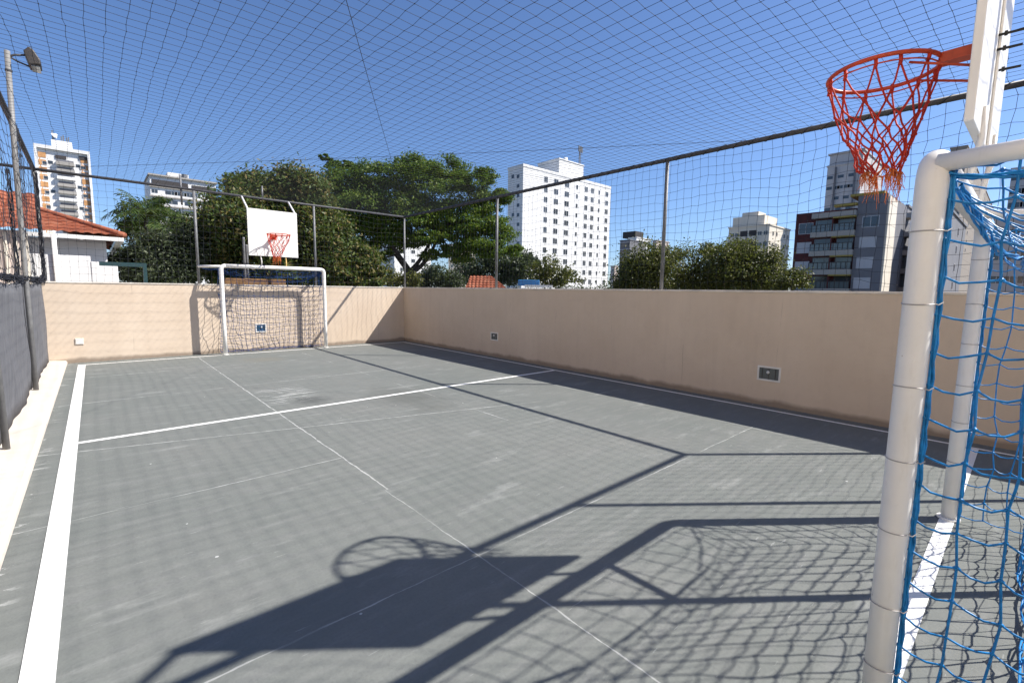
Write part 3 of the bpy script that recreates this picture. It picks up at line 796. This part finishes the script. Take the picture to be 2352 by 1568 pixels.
# far-off greenery closing the horizon beyond the right wall
def distant():
    cs = []
    for i in range(420):
        px = RNG.uniform(1235, 2130); D = RNG.uniform(70, 170)
        c = np.array(at(px, 0, D)); c[2] = RNG.uniform(-2.5, 1.9+D*.006)
        cs.append(RNG.normal(0, 1, (60, 3))*np.array((1.1, 1.1, .7))*(D/120) + c)
    c = np.concatenate(cs); e = bpy.data.objects.new('anchor', None); ORG['anchor'] = Vector((0,0,0))
    o = leaves('distant_trees', c, .55, .32, M['bushleaf'], e); o.parent = None; o['kind'] = 'stuff'
    tag(o, 'low dark green far-off trees along the horizon above the right wall', 'trees')
    bpy.data.objects.remove(e)
distant()
# ------------------------------------------------------------------ buildings
def win_mesh(w, h, bars=1, matg=None):
    """window facing -Y, centred at origin, frame proud of the wall by 4 cm, pane recessed behind the frame"""
    fr = MB(); e = .08
    fr.box(-w/2,-.05,-h/2,w/2,.02,-h/2+e).box(-w/2,-.05,h/2-e,w/2,.02,h/2).box(-w/2,-.05,-h/2+e,-w/2+e,.02,h/2-e).box(w/2-e,-.05,-h/2+e,w/2,.02,h/2-e)
    for b in range(bars):
        x = -w/2+w*(b+1)/(bars+1); fr.box(x-.03,-.04,-h/2+e,x+.03,.02,h/2-e)
    pn = MB().box(-w/2+e,-.015,-h/2+e,w/2-e,.02,h/2-e)
    return fr, pn
PROTO = {}
def window(parent, pos, w, h, face='y', kind='glass', frame='shutter', bars=1):
    key = (round(w,2), round(h,2), kind, frame, bars)
    org = ORG[parent.name]
    if key not in PROTO:
        fr, pn = win_mesh(*key[:2], bars)
        me = bpy.data.meshes.new('window'); n0 = len(fr.v)
        me.from_pydata(fr.v+pn.v, [], fr.f+[tuple(i+n0 for i in f) for f in pn.f]); me.materials.append(M[frame]); me.materials.append(M[kind])
        for i, p in enumerate(me.polygons): p.material_index = 1 if i >= len(fr.f) else 0
        PROTO[key] = me
    o = bpy.data.objects.new('window', PROTO[key]); C.objects.link(o); o.parent = parent
    o.location = Vector(pos) - org
    if face == 'x': o.rotation_euler = (0, 0, -PI/2)
    if face == 'w': o.rotation_euler = (0, 0, PI/2)
    ORG[o.name] = org
    return o
GZ = -3.0
# 1. the tall white tower
Y1 = 91.0
a = ony(1202, 378, Y1); b = ony(1403, 432, Y1); x0, x1, zt = a.x, b.x, a.z
b1 = thing('apartment_tower', 'tall white apartment tower right of the feathery tree, rows of small dark windows', 'building', (x0, Y1, GZ))
lf0 = onx(1167, 390, x0)
obj('wall', MB().box(x0, Y1, GZ, x1, lf0.y, zt), M['plaster'], b1)
obj('parapet', MB().box(x0-.1, Y1-.1, zt-.5, x1+.1, Y1-.003, zt+.25).box(x0-.1, Y1-.003, zt-.5, x0-.003, lf0.y+.1, zt+.25), M['plaster'], b1)
pa = ony(1285, 365, Y1+.5); pb = ony(1341, 382, Y1+.5)
obj('roof_block', MB().box(pa.x, Y1+.6, zt-.1, pb.x, Y1+9, pa.z).box(pa.x-.15, Y1+.45, pa.z+.001, pb.x+.15, Y1+9.1, pa.z+.3), M['plaster'], b1)
q = ony(1299, 360, Y1+5)
obj('roof_tank', MB().tube([(q.x, Y1+5, pa.z-.1), (q.x, Y1+5, pa.z+2.6)], .65, 12), M['white'], b1, smooth=True)
q = ony(1331, 380, Y1+5); am = MB()
zt2 = ony(1331, 338, Y1+5).z
for dx, dy in ((-.35,-.3),(.35,-.3),(0,.4)): am.bar((q.x+dx, Y1+5+dy, pa.z-.5), (q.x+dx*.4, Y1+5+dy*.4, zt2), .12)
for k in range(6):
    z = pa.z + (zt2-pa.z)*k/6; am.bar((q.x-.4, Y1+4.7, z), (q.x+.4, Y1+5.2, z+.7), .08)
for k in range(4): am.box(q.x-.9+.5*k, Y1+4.6, zt2-1.4-.3*(k%2), q.x-.65+.5*k, Y1+4.9, zt2+.3-.2*(k%2))
obj('antenna_mast', am, M['steel'], b1)
cols1 = [(1251,1.3),(1274.5,1.6),(1299,1.6),(1322,.8),(1343,1.25),(1357,1.25),(1372.5,.7),(1390,1.3)]
rowz = [ony(1299, 306+4.7*0+470/4+22.2*k, Y1).z for k in range(13)]
for k, z in enumerate(rowz):
    for c, (px, w) in enumerate(cols1):
        xx = ony(px, 555, Y1).x
        if z > zt-1.2: continue
        if k == 0 and c > 3: z2 = z
        if k == 12 and c < 4: continue
        window(b1, (xx, Y1, z), w*1.15, 1.6 if w > .9 else 1.35, 'y', 'glass', 'plaster', 1 if w > .9 else 0)
sw = MB()
for k in range(0, 13):
    for py in (1178, 1190):
        o = onx(py, 405+22*k, x0)
        if o.z < zt-1 and (k % 2 == 0 or py > 1180): sw.box(x0-.03, o.y-.5, o.z-.5, x0+.05, o.y+.5, o.z+.4)
if sw.v:
    e = obj('side_windows', sw, M['glass'], b1); e['kind'] = 'stuff'

# 2. white tower with tan side bands, far left
Y2 = 250.0
tl = ony(79, 338, Y2); tr_ = ony(205, 359, Y2); z2 = tl.z; wid = tr_.x-tl.x
b2 = thing('apartment_tower', 'white balconied tower with orange-tan side bands behind the tiled roof', 'building', (tl.x, Y2, GZ))
X = lambda f: tl.x + wid*f
obj('wall', MB().box(X(0), Y2, GZ, X(1), Y2+18, z2), M['plaster'], b2)
obj('edge_frame', MB().box(X(0)-.2, Y2-1.2, GZ, X(.035), Y2-.005, z2).box(X(.965), Y2-1.2, GZ, X(1)+.2, Y2-.005, z2).box(X(0)-.2, Y2-1.2, z2+.003, X(1)+.2, Y2+1, z2+1.2), M['plaster'], b2)
st = (ony(140, 404, Y2).z-ony(140, 420.4, Y2).z)
nst = 24
for f0, f1 in ((.05,.19),(.82,.955)):
    tb = MB().box(X(f0), Y2-.12, GZ, X(f1), Y2-.005, z2-1.2)
    obj('band_wall', tb, M['plaster'], b2); tb = MB().box(X(f0)+.3, Y2-.2, GZ, X(f0)+.5, Y2-.121, z2-1.4)
    for k in range(nst):
        z = z2-1.3-k*st
        tb.box(X(f0)+.02, Y2-.25, z-st*.74, X(f1)-.02, Y2-.121, z-st*.05)
    obj('tan_band', tb, M['tan'], b2)
for k in range(1, 14):
    z = z2-.9-k*st
    rc = obj('balcony', MB().box(X(.36), Y2-1.5, z-st*.62, X(.70), Y2-.005, z-st*.2), M['slab'] if k % 3 else M['plaster'], b2)
    obj('balcony_opening', MB().box(X(.38), Y2-.3, z-st*.18, X(.69), Y2-.005, z+st*.12), M['greyp'], rc)
for k in range(1, 14):
    z = z2-1.5-k*st
    if k % 2: window(b2, (X(.155), Y2-.25, z-st*.4), 1.3, 1.3, 'y', 'glass', 'plaster', 0)
    if k % 3: window(b2, (X(.86), Y2-.25, z-st*.35), 1.5, 1.3, 'y', 'glass', 'plaster', 0)
    if k % 3 == 1: window(b2, (X(.77), Y2, z-st*.2), 1.5, 1.4, 'y', 'glass', 'plaster', 0)
    if k % 4 == 1: window(b2, (X(.26), Y2, z-st*.2), 1.5, 1.4, 'y', 'glass', 'plaster', 0)
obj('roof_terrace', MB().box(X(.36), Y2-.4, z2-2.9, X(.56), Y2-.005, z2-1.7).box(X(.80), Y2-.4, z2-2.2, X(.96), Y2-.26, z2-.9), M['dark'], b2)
pa2 = ony(117, 320, Y2+3); pb2 = ony(165, 330, Y2+3)
obj('roof_block', MB().box(pa2.x, Y2+3, z2+.5, pb2.x, Y2+14, pa2.z), M['plaster'], b2)
ra = MB()
for k, h in ((.08,3.6),(.15,2.2),(.5,1.8),(.6,2.4),(.75,1.6),(.85,2.0)):
    xx = pa2.x+(pb2.x-pa2.x)*k; ra.bar((xx, Y2+4, pa2.z-.1), (xx, Y2+4, pa2.z+h), .35)
obj('roof_aerial', ra, M['steel'], b2)
obj('roof_dish', MB().tube([(pa2.x+.9, Y2+3.6, pa2.z+1.6), (pa2.x+1.6, Y2+3.2, pa2.z+2.2)], 1.1, 12, r1=.4), M['white'], b2)

# 3. white block further right
Y3 = 200.0
tl = ony(343, 402, Y3); tr_ = ony(495, 424, Y3); z3 = tl.z; wid = tr_.x-tl.x
b3 = thing('apartment_block', 'white apartment block with dark top terrace between tiled roof and brown-tipped tree', 'building', (tl.x, Y3, GZ))
X = lambda f: tl.x + wid*f
obj('wall', MB().box(X(0), Y3, GZ, X(1), Y3+20, z3), M['plaster'], b3)
s3 = 3.1
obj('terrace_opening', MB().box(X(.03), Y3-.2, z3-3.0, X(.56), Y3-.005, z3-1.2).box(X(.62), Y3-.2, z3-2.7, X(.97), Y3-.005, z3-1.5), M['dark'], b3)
bd = MB()
for k in range(1, 9): bd.box(X(0)-.3, Y3-.6, z3-.6-k*s3, X(1)+.3, Y3-.006, z3-.2-k*s3)
bd.box(X(0)-.4, Y3-.8, z3+.003, X(1)+.4, Y3+20, z3+.5)
obj('floor_band', bd, M['slab'], b3)
for k in range(1, 9):
    for f, w in ((.06,1.8),(.18,1.8),(.30,3.5),(.44,3.5),(.58,3.5),(.70,1.6),(.82,3.2),(.93,1.6)):
        if (k*7+int(f*50)) % 4: window(b3, (X(f), Y3, z3-2.0-k*s3), w, 1.35, 'y', 'glass', 'plaster', 1)
obj('roof_block', MB().box(X(.28), Y3+3, z3+.4, X(.60), Y3+14, z3+2.4), M['plaster'], b3)
obj('water_tank', MB().tube([(X(.53), Y3+2, z3+.4), (X(.53), Y3+2, z3+2.2)], .9, 10), M['steel'], b3)

# generic block: lit face to -Y and shaded face to -X
def block(label, cat, px_corner, py_top, depth, px_left, px_right, mat, storey, wcols_y=(), wcols_x=(), rows=10, group=None, win=(1.2,1.3), name='apartment_block', roof=None, frame='plaster', kind='glass'):
    r = ray(px_corner, py_top); cpt = CAM + r*depth
    x0, y0, zt = cpt.x, cpt.y, cpt.z
    x1 = ony(px_right, 640, y0).x if px_right else x0+12
    y1 = onx(px_left, 640, x0).y if px_left else y0+12
    t = thing(name, label, cat, (x0, y0, GZ), group)
    obj('wall', MB().box(x0, y0, GZ, x1, y1, zt), mat, t)
    obj('roof_edge', MB().box(x0-.2, y0-.2, zt+.002, x1+.2, y1+.2, zt+.35), mat, t)
    for k in range(rows):
        z = zt-1.9-k*storey
        if z < 1: break
        for f in wcols_y: window(t, (x0+(x1-x0)*f, y0, z), win[0], win[1], 'y', kind, frame, 1)
        for f in wcols_x: window(t, (x0, y1+(y0-y1)*f, z), win[0], win[1], 'x', kind, frame, 1)
    return t, (x0, y0, x1, y1, zt)

# 4. pale blocks glimpsed below the feathery tree
block('bright white block glimpsed under the feathery tree left of the fence post', 'building', 905, 540, 150, None, 990, M['plaster'], 3.0, (.2,.5,.8), (), 8, win=(1.5,1.3))
block('pinkish cream block peeping out between the feathery tree and the fence post', 'building', 1058, 560, 170, 1030, 1092, M['cream'], 3.0, (.3,.7), (.3,.7), 7, win=(1.5,1.3))
# 5. grey striped tower and its neighbours
t5, (x0,y0,x1,y1,zt) = block('grey tower with stacked dark window bands right of the tall white tower', 'building', 1447, 552, 190, 1421, 1480, M['greyp'], 3.0, (), (), 0, name='apartment_tower')
for k in range(9):
    obj('window_band', MB().box(x0-.25, y0+.8, zt-2.4-k*2.9, x0-.005, y1-.8, zt-1.0-k*2.9), M['glass'], t5)
    obj('floor_band', MB().box(x0-.5, y0+.4, zt-.9-k*2.9, x0-.006, y1-.4, zt-.5-k*2.9), M['lilac'], t5)
t5b, (x0,y0,x1,y1,zt) = block('white tower with dark roof tank rising behind the grey striped tower', 'building', 1462, 546, 215, 1440, 1490, M['plaster'], 3.0, (.15,.4,.65,.9), (.3,.7), 9, win=(1.9,1.7), name='apartment_tower')
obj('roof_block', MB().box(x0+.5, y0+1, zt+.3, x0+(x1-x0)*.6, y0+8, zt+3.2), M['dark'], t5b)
block('pale pink block half hidden behind the round dark tree', 'building', 1508, 553, 200, 1495, 1532, M['pinkish'], 3.0, (.3,.7), (), 6)
block('thin low brown block squeezed between the white and grey towers', 'building', 1412, 612, 230, 1402, 1420, M['pinkish'], 3.2, (.5,), (.5,), 5)
# 6. cream tower behind the olive trees
t6, (x0,y0,x1,y1,zt) = block('cream apartment tower with stepped roof block behind the olive trees', 'building', 1768, 517, 120, 1667, 1806, M['cream'], 2.9, (.18,.35,.72,.9), (.1,.22,.78,.92), 9, win=(1.1,1.15), name='apartment_tower', frame='cream')
for k in range(6):
    z = zt-2.0-k*2.9
    for f0, f1 in ((.30,.48),(.52,.70)):
        bl = obj('balcony', MB().box(x0-.9, y1+(y0-y1)*f0-.1, z-1.5, x0-.105, y1+(y0-y1)*f1+.1, z-.55), M['cream'], t6)
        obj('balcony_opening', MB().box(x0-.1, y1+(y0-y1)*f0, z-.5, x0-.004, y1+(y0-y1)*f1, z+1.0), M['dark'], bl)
ta = onx(1684, 499, x0+1.5); tb_ = onx(1757, 493, x0+1.5); zz = tb_.z
obj('roof_block', MB().box(x0+1.5, min(ta.y,tb_.y), zt+.36, x0+(x1-x0)*.7, max(ta.y,tb_.y), zz).box(x0+2.5, min(ta.y,tb_.y)+2, zz+.002, x0+(x1-x0)*.5, max(ta.y,tb_.y)-2, zz+1.2), M['cream'], t6)

# 7. burgundy and grey building with balconies
X7 = 84.0
def yx(px, py=600): return onx(px, py, X7).y
zt7 = onx(1862, 484, X7).z
yL, yA, yB, yC = yx(1821), yx(1862), yx(1961), yx(2027)
b7 = thing('apartment_building', 'burgundy and grey apartment building with balconies at the right', 'building', (X7, yC, GZ))
obj('wall', MB().box(X7, yB, GZ, X7+14, yL, zt7-.3), M['burgundy'], b7)
zg = onx(1961, 463, X7).z
st7 = onx(1900, 535, X7).z - onx(1900, 578, X7).z
obj('grey_wall', MB().box(X7-.6, yC, GZ, X7+14.2, yB, zg+.6), M['greyp'], b7)
obj('lit_side_wall', MB().box(X7-.4, yC-.25, GZ, X7+5, yC-.004, zg+.2), M['cream'], b7)
zf = onx(1900, 500, X7).z            # underside of the first pale band
ymid = (yA+yB)/2
for k in range(6):
    z = zf + .6 - k*st7
    if z < -2: break
    s = obj('balcony_slab', MB().box(X7-1.3, yB+.02, z-.75, X7-.004, yA, z), M['slab'], b7)
    s2 = MB().box(X7-1.2, ymid+.1, z-st7+.05, X7-1.15, yA-.15, z-st7+1.0).box(X7-1.2, yB+.15, z-st7+.05, X7-1.15, ymid-.1, z-st7+1.0)
    obj('railing_glass', s2, M['glass2'], s)
    rr_ = MB()
    for yy in np.linspace(yB+.1, yA-.1, 10): rr_.bar((X7-1.22, yy, z-st7), (X7-1.22, yy, z-st7+1.05), .07)
    rr_.bar((X7-1.22, yB+.05, z-st7+1.06), (X7-1.22, yA-.05, z-st7+1.06), .09)
    obj('railing', rr_, M['dark'], s)
    gl = MB()
    for f0, f1 in ((.05,.42),(.5,.95)): gl.box(X7-.08, yB+(yA-yB)*f0, z-st7+.02, X7-.006, yB+(yA-yB)*f1, z-.95)
    obj('balcony_door', gl, M['glass'] if k % 2 else M['glass2'], s)
    obj('divider', MB().box(X7-1.25, ymid-.08, z-st7+.02, X7-.01, ymid+.08, z-.76), M['burgundy'], s)
    obj('yellow_trim', MB().box(X7-1.36, yB+.02, z-.95, X7-.1, ymid, z-.755), M['yellow'], s)
for k in range(6):
    py = 526+k*43.5
    zc = onx(1842, py, X7).z
    if zc > 1: window(b7, (X7, yx(1845-k*1.2), zc), 2.0, 1.7, 'x', 'glass' if k == 0 else 'shutter', 'shutter', 1)
    zc = onx(1996, 509+k*47, X7-.6).z
    if zc > 1: window(b7, (X7-.6, onx(1995-k*2.5, 560, X7-.6).y, zc), 2.0, 1.6, 'x', 'glass' if k == 0 else 'shutter', 'shutter', 1)
obj('yellow_parapet', MB().box(X7-.7, yB-3, zg+.603, X7+8, yB+1, zg+.95).box(X7-1.3, yB+.02, zt7+.0, X7-.2, ymid, zt7+.35), M['yellow'], b7)

# 8. the grey tower standing behind it
t8, (x0,y0,x1,y1,zt) = block('stepped pale grey tower standing behind the burgundy building', 'building', 1981, 372, 125, 1879, 2004, M['lilac'], 2.9, (.5,), (), 12, win=(1.0,1.1), name='apartment_tower', frame='lilac')
for k in range(9):
    for f in (.1, .33, .42, .62, .72):
        if (k+int(f*10)) % 3: window(t8, (x0, y1+(y0-y1)*f, zt-3-k*2.9), 1.5, 1.0, 'x', 'glass', 'lilac', 0)
obj('rib', MB().box(x0-.5, y1+(y0-y1)*.24, GZ, x0-.004, y1+(y0-y1)*.28, zt-.4).box(x0-.5, y1+(y0-y1)*.80, GZ, x0-.004, y1+(y0-y1)*.84, zt-.4), M['greyp'], t8)
ya, yb = onx(1905, 380, x0+1).y, onx(1981, 380, x0+1).y
obj('roof_block', MB().box(x0+1, min(ya,yb), zt+.36, x1-1, max(ya,yb), zt+3.4).box(x0+.6, min(ya,yb)-.3, zt+3.402, x1-.6, max(ya,yb)+.4, zt+3.8), M['lilac'], t8)

# 9. neighbour with stacked balconies, mostly behind the near goal post
t9, (x0,y0,x1,y1,zt) = block('grey neighbour with stacked curved balconies just left of the near goal post', 'building', 2085, 475, 80, 2036, 2120, M['greyp'], 3.0, (.4,.8), (), 6, win=(1.5,1.4), frame='slab')
st9 = 3.15
for k in range(6):
    z = zt-1.0-k*st9
    if z < -1: break
    yy0, yy1 = y0-.8, y0+(y1-y0)*.75
    s = obj('balcony_slab', MB().prism([(x0-.004, yy1), (x0-1.2, yy1-.6), (x0-1.5, y0+1), (x0-1.2, yy0-.2), (x0+.8, yy0-.8), (x0+2.4, yy0+.2), (x0+2.4, y0-.004), (x0-.004, y0-.004)], 'z', z-1.0, z-.2), M['slab'], t9)
    obj('balcony_door', MB().box(x0-.15, y0+.6, z-.15, x0-.006, yy1-.4, z+1.7), M['glass2'] if k % 2 else M['glass'], s)
t10, _b = block('dark grey apartment block directly behind the near goal post', 'building', 2185, 486, 70, 2098, 2205, M['greyp'], 3.0, (.5,), (.2,.5,.8), 7, win=(1.6,1.4), frame='lilac')
# 11. beige building seen through the goal net
t11, (x0,y0,x1,y1,zt) = block('beige apartment block with small dark windows seen through the near goal net', 'building', 2470, 487, 52, 2268, None, M['pinkish'], 2.8, (), (.12,.3,.48,.66,.84), 8, win=(1.1,1.0), frame='pinkish')
t12, (x0,y0,x1,y1,zt) = block('tall lilac-grey tower rising above the near crossbar', 'building', 2420, 378, 100, 2292, None, M['lilac'], 3.0, (), (.2,.5,.8), 10, win=(2.4,1.3), frame='lilac', name='apartment_tower')
t13, (x0,y0,x1,y1,zt) = block('beige tower top between the near post and the board strut', 'building', 2222, 336, 140, 2150, 2262, M['darkbeige'], 3.0, (.2,.45,.7,.9), (.3,.7), 10, win=(1.9,1.3), frame='lilac', name='apartment_tower')

# ------------------------------------------------------------------ house with clay tile roof, left
cr = ony(286, 545, 18.4); ze = cr.z; xr = cr.x
hs = thing('house', 'white house with orange clay tile roof at the far left', 'house', (xr-8, 18.4, GZ))
def tile_plane(p00, p10, p01, p11, nu, nv, amp):
    """grid from eave (p00->p10) up to the ridge (p01->p11) with rounded tile ribs and stepped courses"""
    m = MB(); p00,p10,p01,p11 = (Vector(p) for p in (p00,p10,p01,p11))
    nrm = (p10-p00).cross(p01-p00).normalized()
    if nrm.z < 0: nrm = -nrm
    W = (p10-p00).length
    for j in range(nv*2+1):
        c = j//2; f = (c + (0 if j % 2 == 0 else .98))/nv; f = min(f, 1)
        a, b = p00.lerp(p01, f), p10.lerp(p11, f)
        for i in range(nu*4+1):
            g_ = i/(nu*4); x = (a.lerp(b, g_)-p00).dot((p10-p00)/W)
            rib = abs(math.sin(PI*x/.26))
            step = .035 if j % 2 == 0 else .0
            m.v.append(tuple(a.lerp(b, g_) + nrm*(rib*amp + step)))
    k = nu*4+1
    for j in range(nv*2):
        for i in range(nu*4): q = j*k+i; m.f.append((q, q+1, q+k+1, q+k))
    return m
HL, rise, run = 9.0, 1.85, 4.6
rf_ = tile_plane((xr-HL, 18.4, ze), (xr, 18.4, ze), (xr-HL, 18.4+run, ze+rise), (xr-run, 18.4+run, ze+rise), 42, 16, .05)
roof = obj('roof', rf_, M['tile'], hs)
obj('roof_side', tile_plane((xr, 18.4, ze), (xr, 18.4+2*run, ze), (xr-run, 18.4+run, ze+rise), (xr-run, 18.4+run+.01, ze+rise), 40, 16, .05), M['tile'], hs)
obj('hip_tile', MB().tube([Vector((xr, 18.38, ze+.05)).lerp(Vector((xr-run, 18.4+run, ze+rise+.06)), i/20) for i in range(21)], .09, 8), M['tile'], roof, smooth=True)
obj('eave', MB().box(xr-HL, 18.36, ze-.13, xr-.02, 18.55, ze-.02).box(xr-.2, 18.55, ze-.13, xr-.02, 18.4+2*run, ze-.02), M['white'], hs)
xw = ony(247, 600, 19.1).x
obj('wall', MB().box(xr-HL, 19.1, GZ, xw, 25, ze-.10), M['plaster'], hs)
xl = ony(122, 600, 17.0).x; xq = ony(271, 620, 17.0).x; zl = ony(200, 588, 17.0).z
gw = thing('garden_wall', 'bright white garden wall in front of the tiled-roof house', 'wall', (xl-3, 17.0, GZ))
obj('wall_panel', MB().box(xl-3.5, 17.0, GZ, xq-.55, 17.2, zl), M['plaster'], gw, bevel=.01)
obj('wall_end', MB().box(xq-.545, 16.98, GZ, xq, 17.22, zl-.14), M['plaster'], gw, bevel=.01)
obj('pilaster', MB().tube([(ony(128,600,16.95).x, 16.95, GZ), (ony(128,600,16.95).x, 16.95, ony(128,540,16.95).z)], .05, 10), M['white'], gw, smooth=True)
# ribbed beige side building behind the left fence
nb = thing('side_building', 'pinkish ribbed facade seen through the left fence netting', 'building', (-4.6, 8, GZ))
zs = ony(10, 528, 15).z
obj('wall', MB().box(-9, 14.9, GZ, ony(62,600,14.9).x, 15.6, zs), M['pinkish'], nb)
rb = MB(); xx = -6.5; xe = ony(62,600,14.9).x
while xx < xe: rb.box(xx, 14.86, GZ, xx+.05, 14.897, zs-.05); xx += .16
obj('rib', rb, M['cream'], nb)
obj('roof', tile_plane((-9, 14.7, zs), (xe+.15, 14.7, zs), (-9, 17.5, zs+1.1), (xe+.15, 17.5, zs+1.1), 30, 9, .05), M['tile'], nb)

# ------------------------------------------------------------------ small things beyond the walls
# red tile roof behind the right wall
P0 = at(1080, 668, 33)
def low_roof():
    a = at(1081, 634, 33); b = at(1158, 640, 33); t = thing('shed', 'low shed with a red tiled roof just above the right wall', 'shed', (a.x, a.y, GZ))
    z1_ = a.z; z0_ = at(1081, 666, 33).z - .5
    d = Vector((CR.x, CR.y, 0)).normalized(); f = Vector((CF.x, CF.y, 0)).normalized()
    wlen = (Vector((b.x,b.y,0))-Vector((a.x,a.y,0))).dot(d)
    A = Vector((a.x,a.y,0))
    e0 = A - f*2.2 - d*.4; e1 = A + d*(wlen+1.0) - f*2.2
    obj('roof', tile_plane((e0.x,e0.y,z0_), (e1.x,e1.y,z0_), (A.x,A.y,z1_), ((A+d*(wlen-.9)).x,(A+d*(wlen-.9)).y,z1_), 22, 9, .05), M['tile'], t)
    w0, w1 = A - f*1.9, A + d*(wlen+.5) - f*1.9
    obj('wall', MB().bar((w0.x,w0.y,GZ+1.8), (w1.x,w1.y,GZ+1.8), .2, 3.6), M['cream'], t)
    obj('gable', MB().bar(((A+d*wlen).x,(A+d*wlen).y,GZ+1.9), ((A+d*wlen-f*1.7).x,(A+d*wlen-f*1.7).y,GZ+1.9), .2, 3.9), M['plaster'], t)
low_roof()
def sheet_shelter():
    a = at(1190, 643, 30); b = at(1238, 644, 30)
    t = thing('shelter', 'small bright blue sheeted shelter beyond the right wall', 'shelter', (a.x, a.y, GZ))
    h = a.z - at(1190, 656, 30).z
    obj('sheet', MB().bar((a.x,a.y,a.z-h/2), (b.x,b.y,a.z-h/2), 1.2, h), M['bluesheet'], t, bevel=.03)
    pl = MB()
    for f in (.02, .5, .98): p = a.lerp(b, f); pl.bar((p.x,p.y,GZ), (p.x,p.y,a.z-h-.002), .08)
    obj('leg', pl, M['white'], t)
    a2 = at(1205, 657, 29); b2_ = at(1270, 660, 29)
    t2 = thing('railing', 'low white railing in front of the blue shelter', 'railing', (a2.x, a2.y, GZ))
    obj('rail', MB().bar((a2.x,a2.y,a2.z), (b2_.x,b2_.y,a2.z), .06, .16), M['white'], t2)
    m = MB()
    for k in range(6): p = a2.lerp(b2_, k/5); m.bar((p.x,p.y,GZ), (p.x,p.y,a2.z-.085), .28, .06)
    obj('baluster', m, M['white'], t2)
sheet_shelter()
# teal frame by the garden
fa, fb = ony(276, 607, 15.5), ony(332, 607, 15.5)
tf = thing('garden_frame', 'teal metal frame standing beside the white garden wall', 'frame', (fa.x, 15.5, GZ))
obj('beam', MB().bar((fa.x-.4,15.5,fa.z), (fb.x+.04,15.5,fa.z), .08, .10), M['teal'], tf)
obj('leg', MB().bar((fb.x,15.5,GZ), (fb.x,15.5,fa.z-.052), .08), M['teal'], tf)
# brown beam and grey pipes behind the back wall
ba, bb_ = ony(505, 641, 13.4), ony(655, 642, 13.4)
bm_ = thing('timber_beam', 'brown timber beam just above the back wall behind the far goal', 'beam', (ba.x, 13.4, GZ))
obj('beam', MB().box(ba.x, 13.35, 1.5, bb_.x, 13.5, ba.z+.03), M['brown'], bm_, bevel=.01)
obj('prop', MB().box(ba.x+.3, 13.37, GZ, ba.x+.42, 13.48, 1.499).box(bb_.x-.42, 13.37, GZ, bb_.x-.3, 13.48, 1.499), M['brown'], bm_)
for px0, pyt, lab in ((559, 545, 'thin grey pipe left of the far board, taller of the pair'), (566, 562, 'thin grey pipe left of the far board, shorter of the pair')):
    q = ony(px0-22*0, pyt, 13.6); 
    tag(obj('vent_pipe', MB().tube([(q.x,13.6,GZ),(q.x,13.6,q.z-.04),(q.x,13.6,q.z)], .03, 8), M['steel'], None, smooth=True, origin=(q.x,13.6,GZ)), lab, 'pipe', 'grey pipes behind the far goal')

# unseen beige building added left behind the camera to bounce warm light
ow = thing('apartment_building', 'unseen beige building added beside the near left end of the court for warm bounce light', 'building', (-9.5, -12, GZ))
obj('wall', MB().box(-22, -34, GZ, -9.5, 5.0, 17), M['bounce_render'], ow)
obj('terrace', MB().box(-9.499, -34, GZ, -2.3, 5.0, -.02), M['kerb'], ow)  # terrace slab added with the building for the same bounce
for k in range(4):
    for j in range(7):
        yy = 2.2-j*5.2; zz = 1.6+k*3.1
        window(ow, (-9.5, yy, zz), 1.8, 1.3, 'w', 'glass', 'shutter', 1)
# ------------------------------------------------------------------ light, sky, camera
SUN = Vector((.775, -.625, 1.0)).normalized()
el = math.asin(SUN.z); az = math.atan2(SUN.x, SUN.y)
w = bpy.data.worlds.new('World'); bpy.context.scene.world = w; w.use_nodes = True
nt = w.node_tree; bg = nt.nodes['Background']
sky = nt.nodes.new('ShaderNodeTexSky'); sky.sky_type = 'NISHITA'; sky.sun_disc = False
sky.sun_elevation = el; sky.sun_rotation = az
sky.air_density = 1.0; sky.dust_density = 1.0; sky.ozone_density = 7.0; sky.altitude = 800
tint = nt.nodes.new('ShaderNodeMix'); tint.data_type = 'RGBA'; tint.blend_type = 'MULTIPLY'; tint.inputs[0].default_value = 1
tint.inputs[7].default_value = (.98, .985, 1.05, 1)        # clear winter sky
nt.links.new(sky.outputs[0], tint.inputs[6]); nt.links.new(tint.outputs[2], bg.inputs[0]); bg.inputs[1].default_value = .094
sd = bpy.data.lights.new('sun', 'SUN'); sd.energy = 5.0; sd.angle = math.radians(.53); sd.color = (1.0, .955, .89)
so_ = bpy.data.objects.new('sun', sd); C.objects.link(so_); so_.rotation_euler = (-SUN).to_track_quat('-Z', 'Y').to_euler(); so_.location = (20, -16, 30)

cd = bpy.data.cameras.new('camera'); co = bpy.data.objects.new('camera', cd); C.objects.link(co)
cd.sensor_width = 36; cd.lens = FPX*36/2352; cd.clip_start = .02; cd.clip_end = 6000
co.matrix_world = Matrix(((CR.x, CU.x, -CF.x, CAM.x), (CR.y, CU.y, -CF.y, CAM.y), (CR.z, CU.z, -CF.z, CAM.z), (0,0,0,1)))
S = bpy.context.scene; S.camera = co
S.view_settings.view_transform = 'Standard'; S.view_settings.look = 'None'; S.view_settings.exposure = .76; S.view_settings.gamma = 1
S.cycles.use_denoising = True
S.cycles.max_bounces = 8
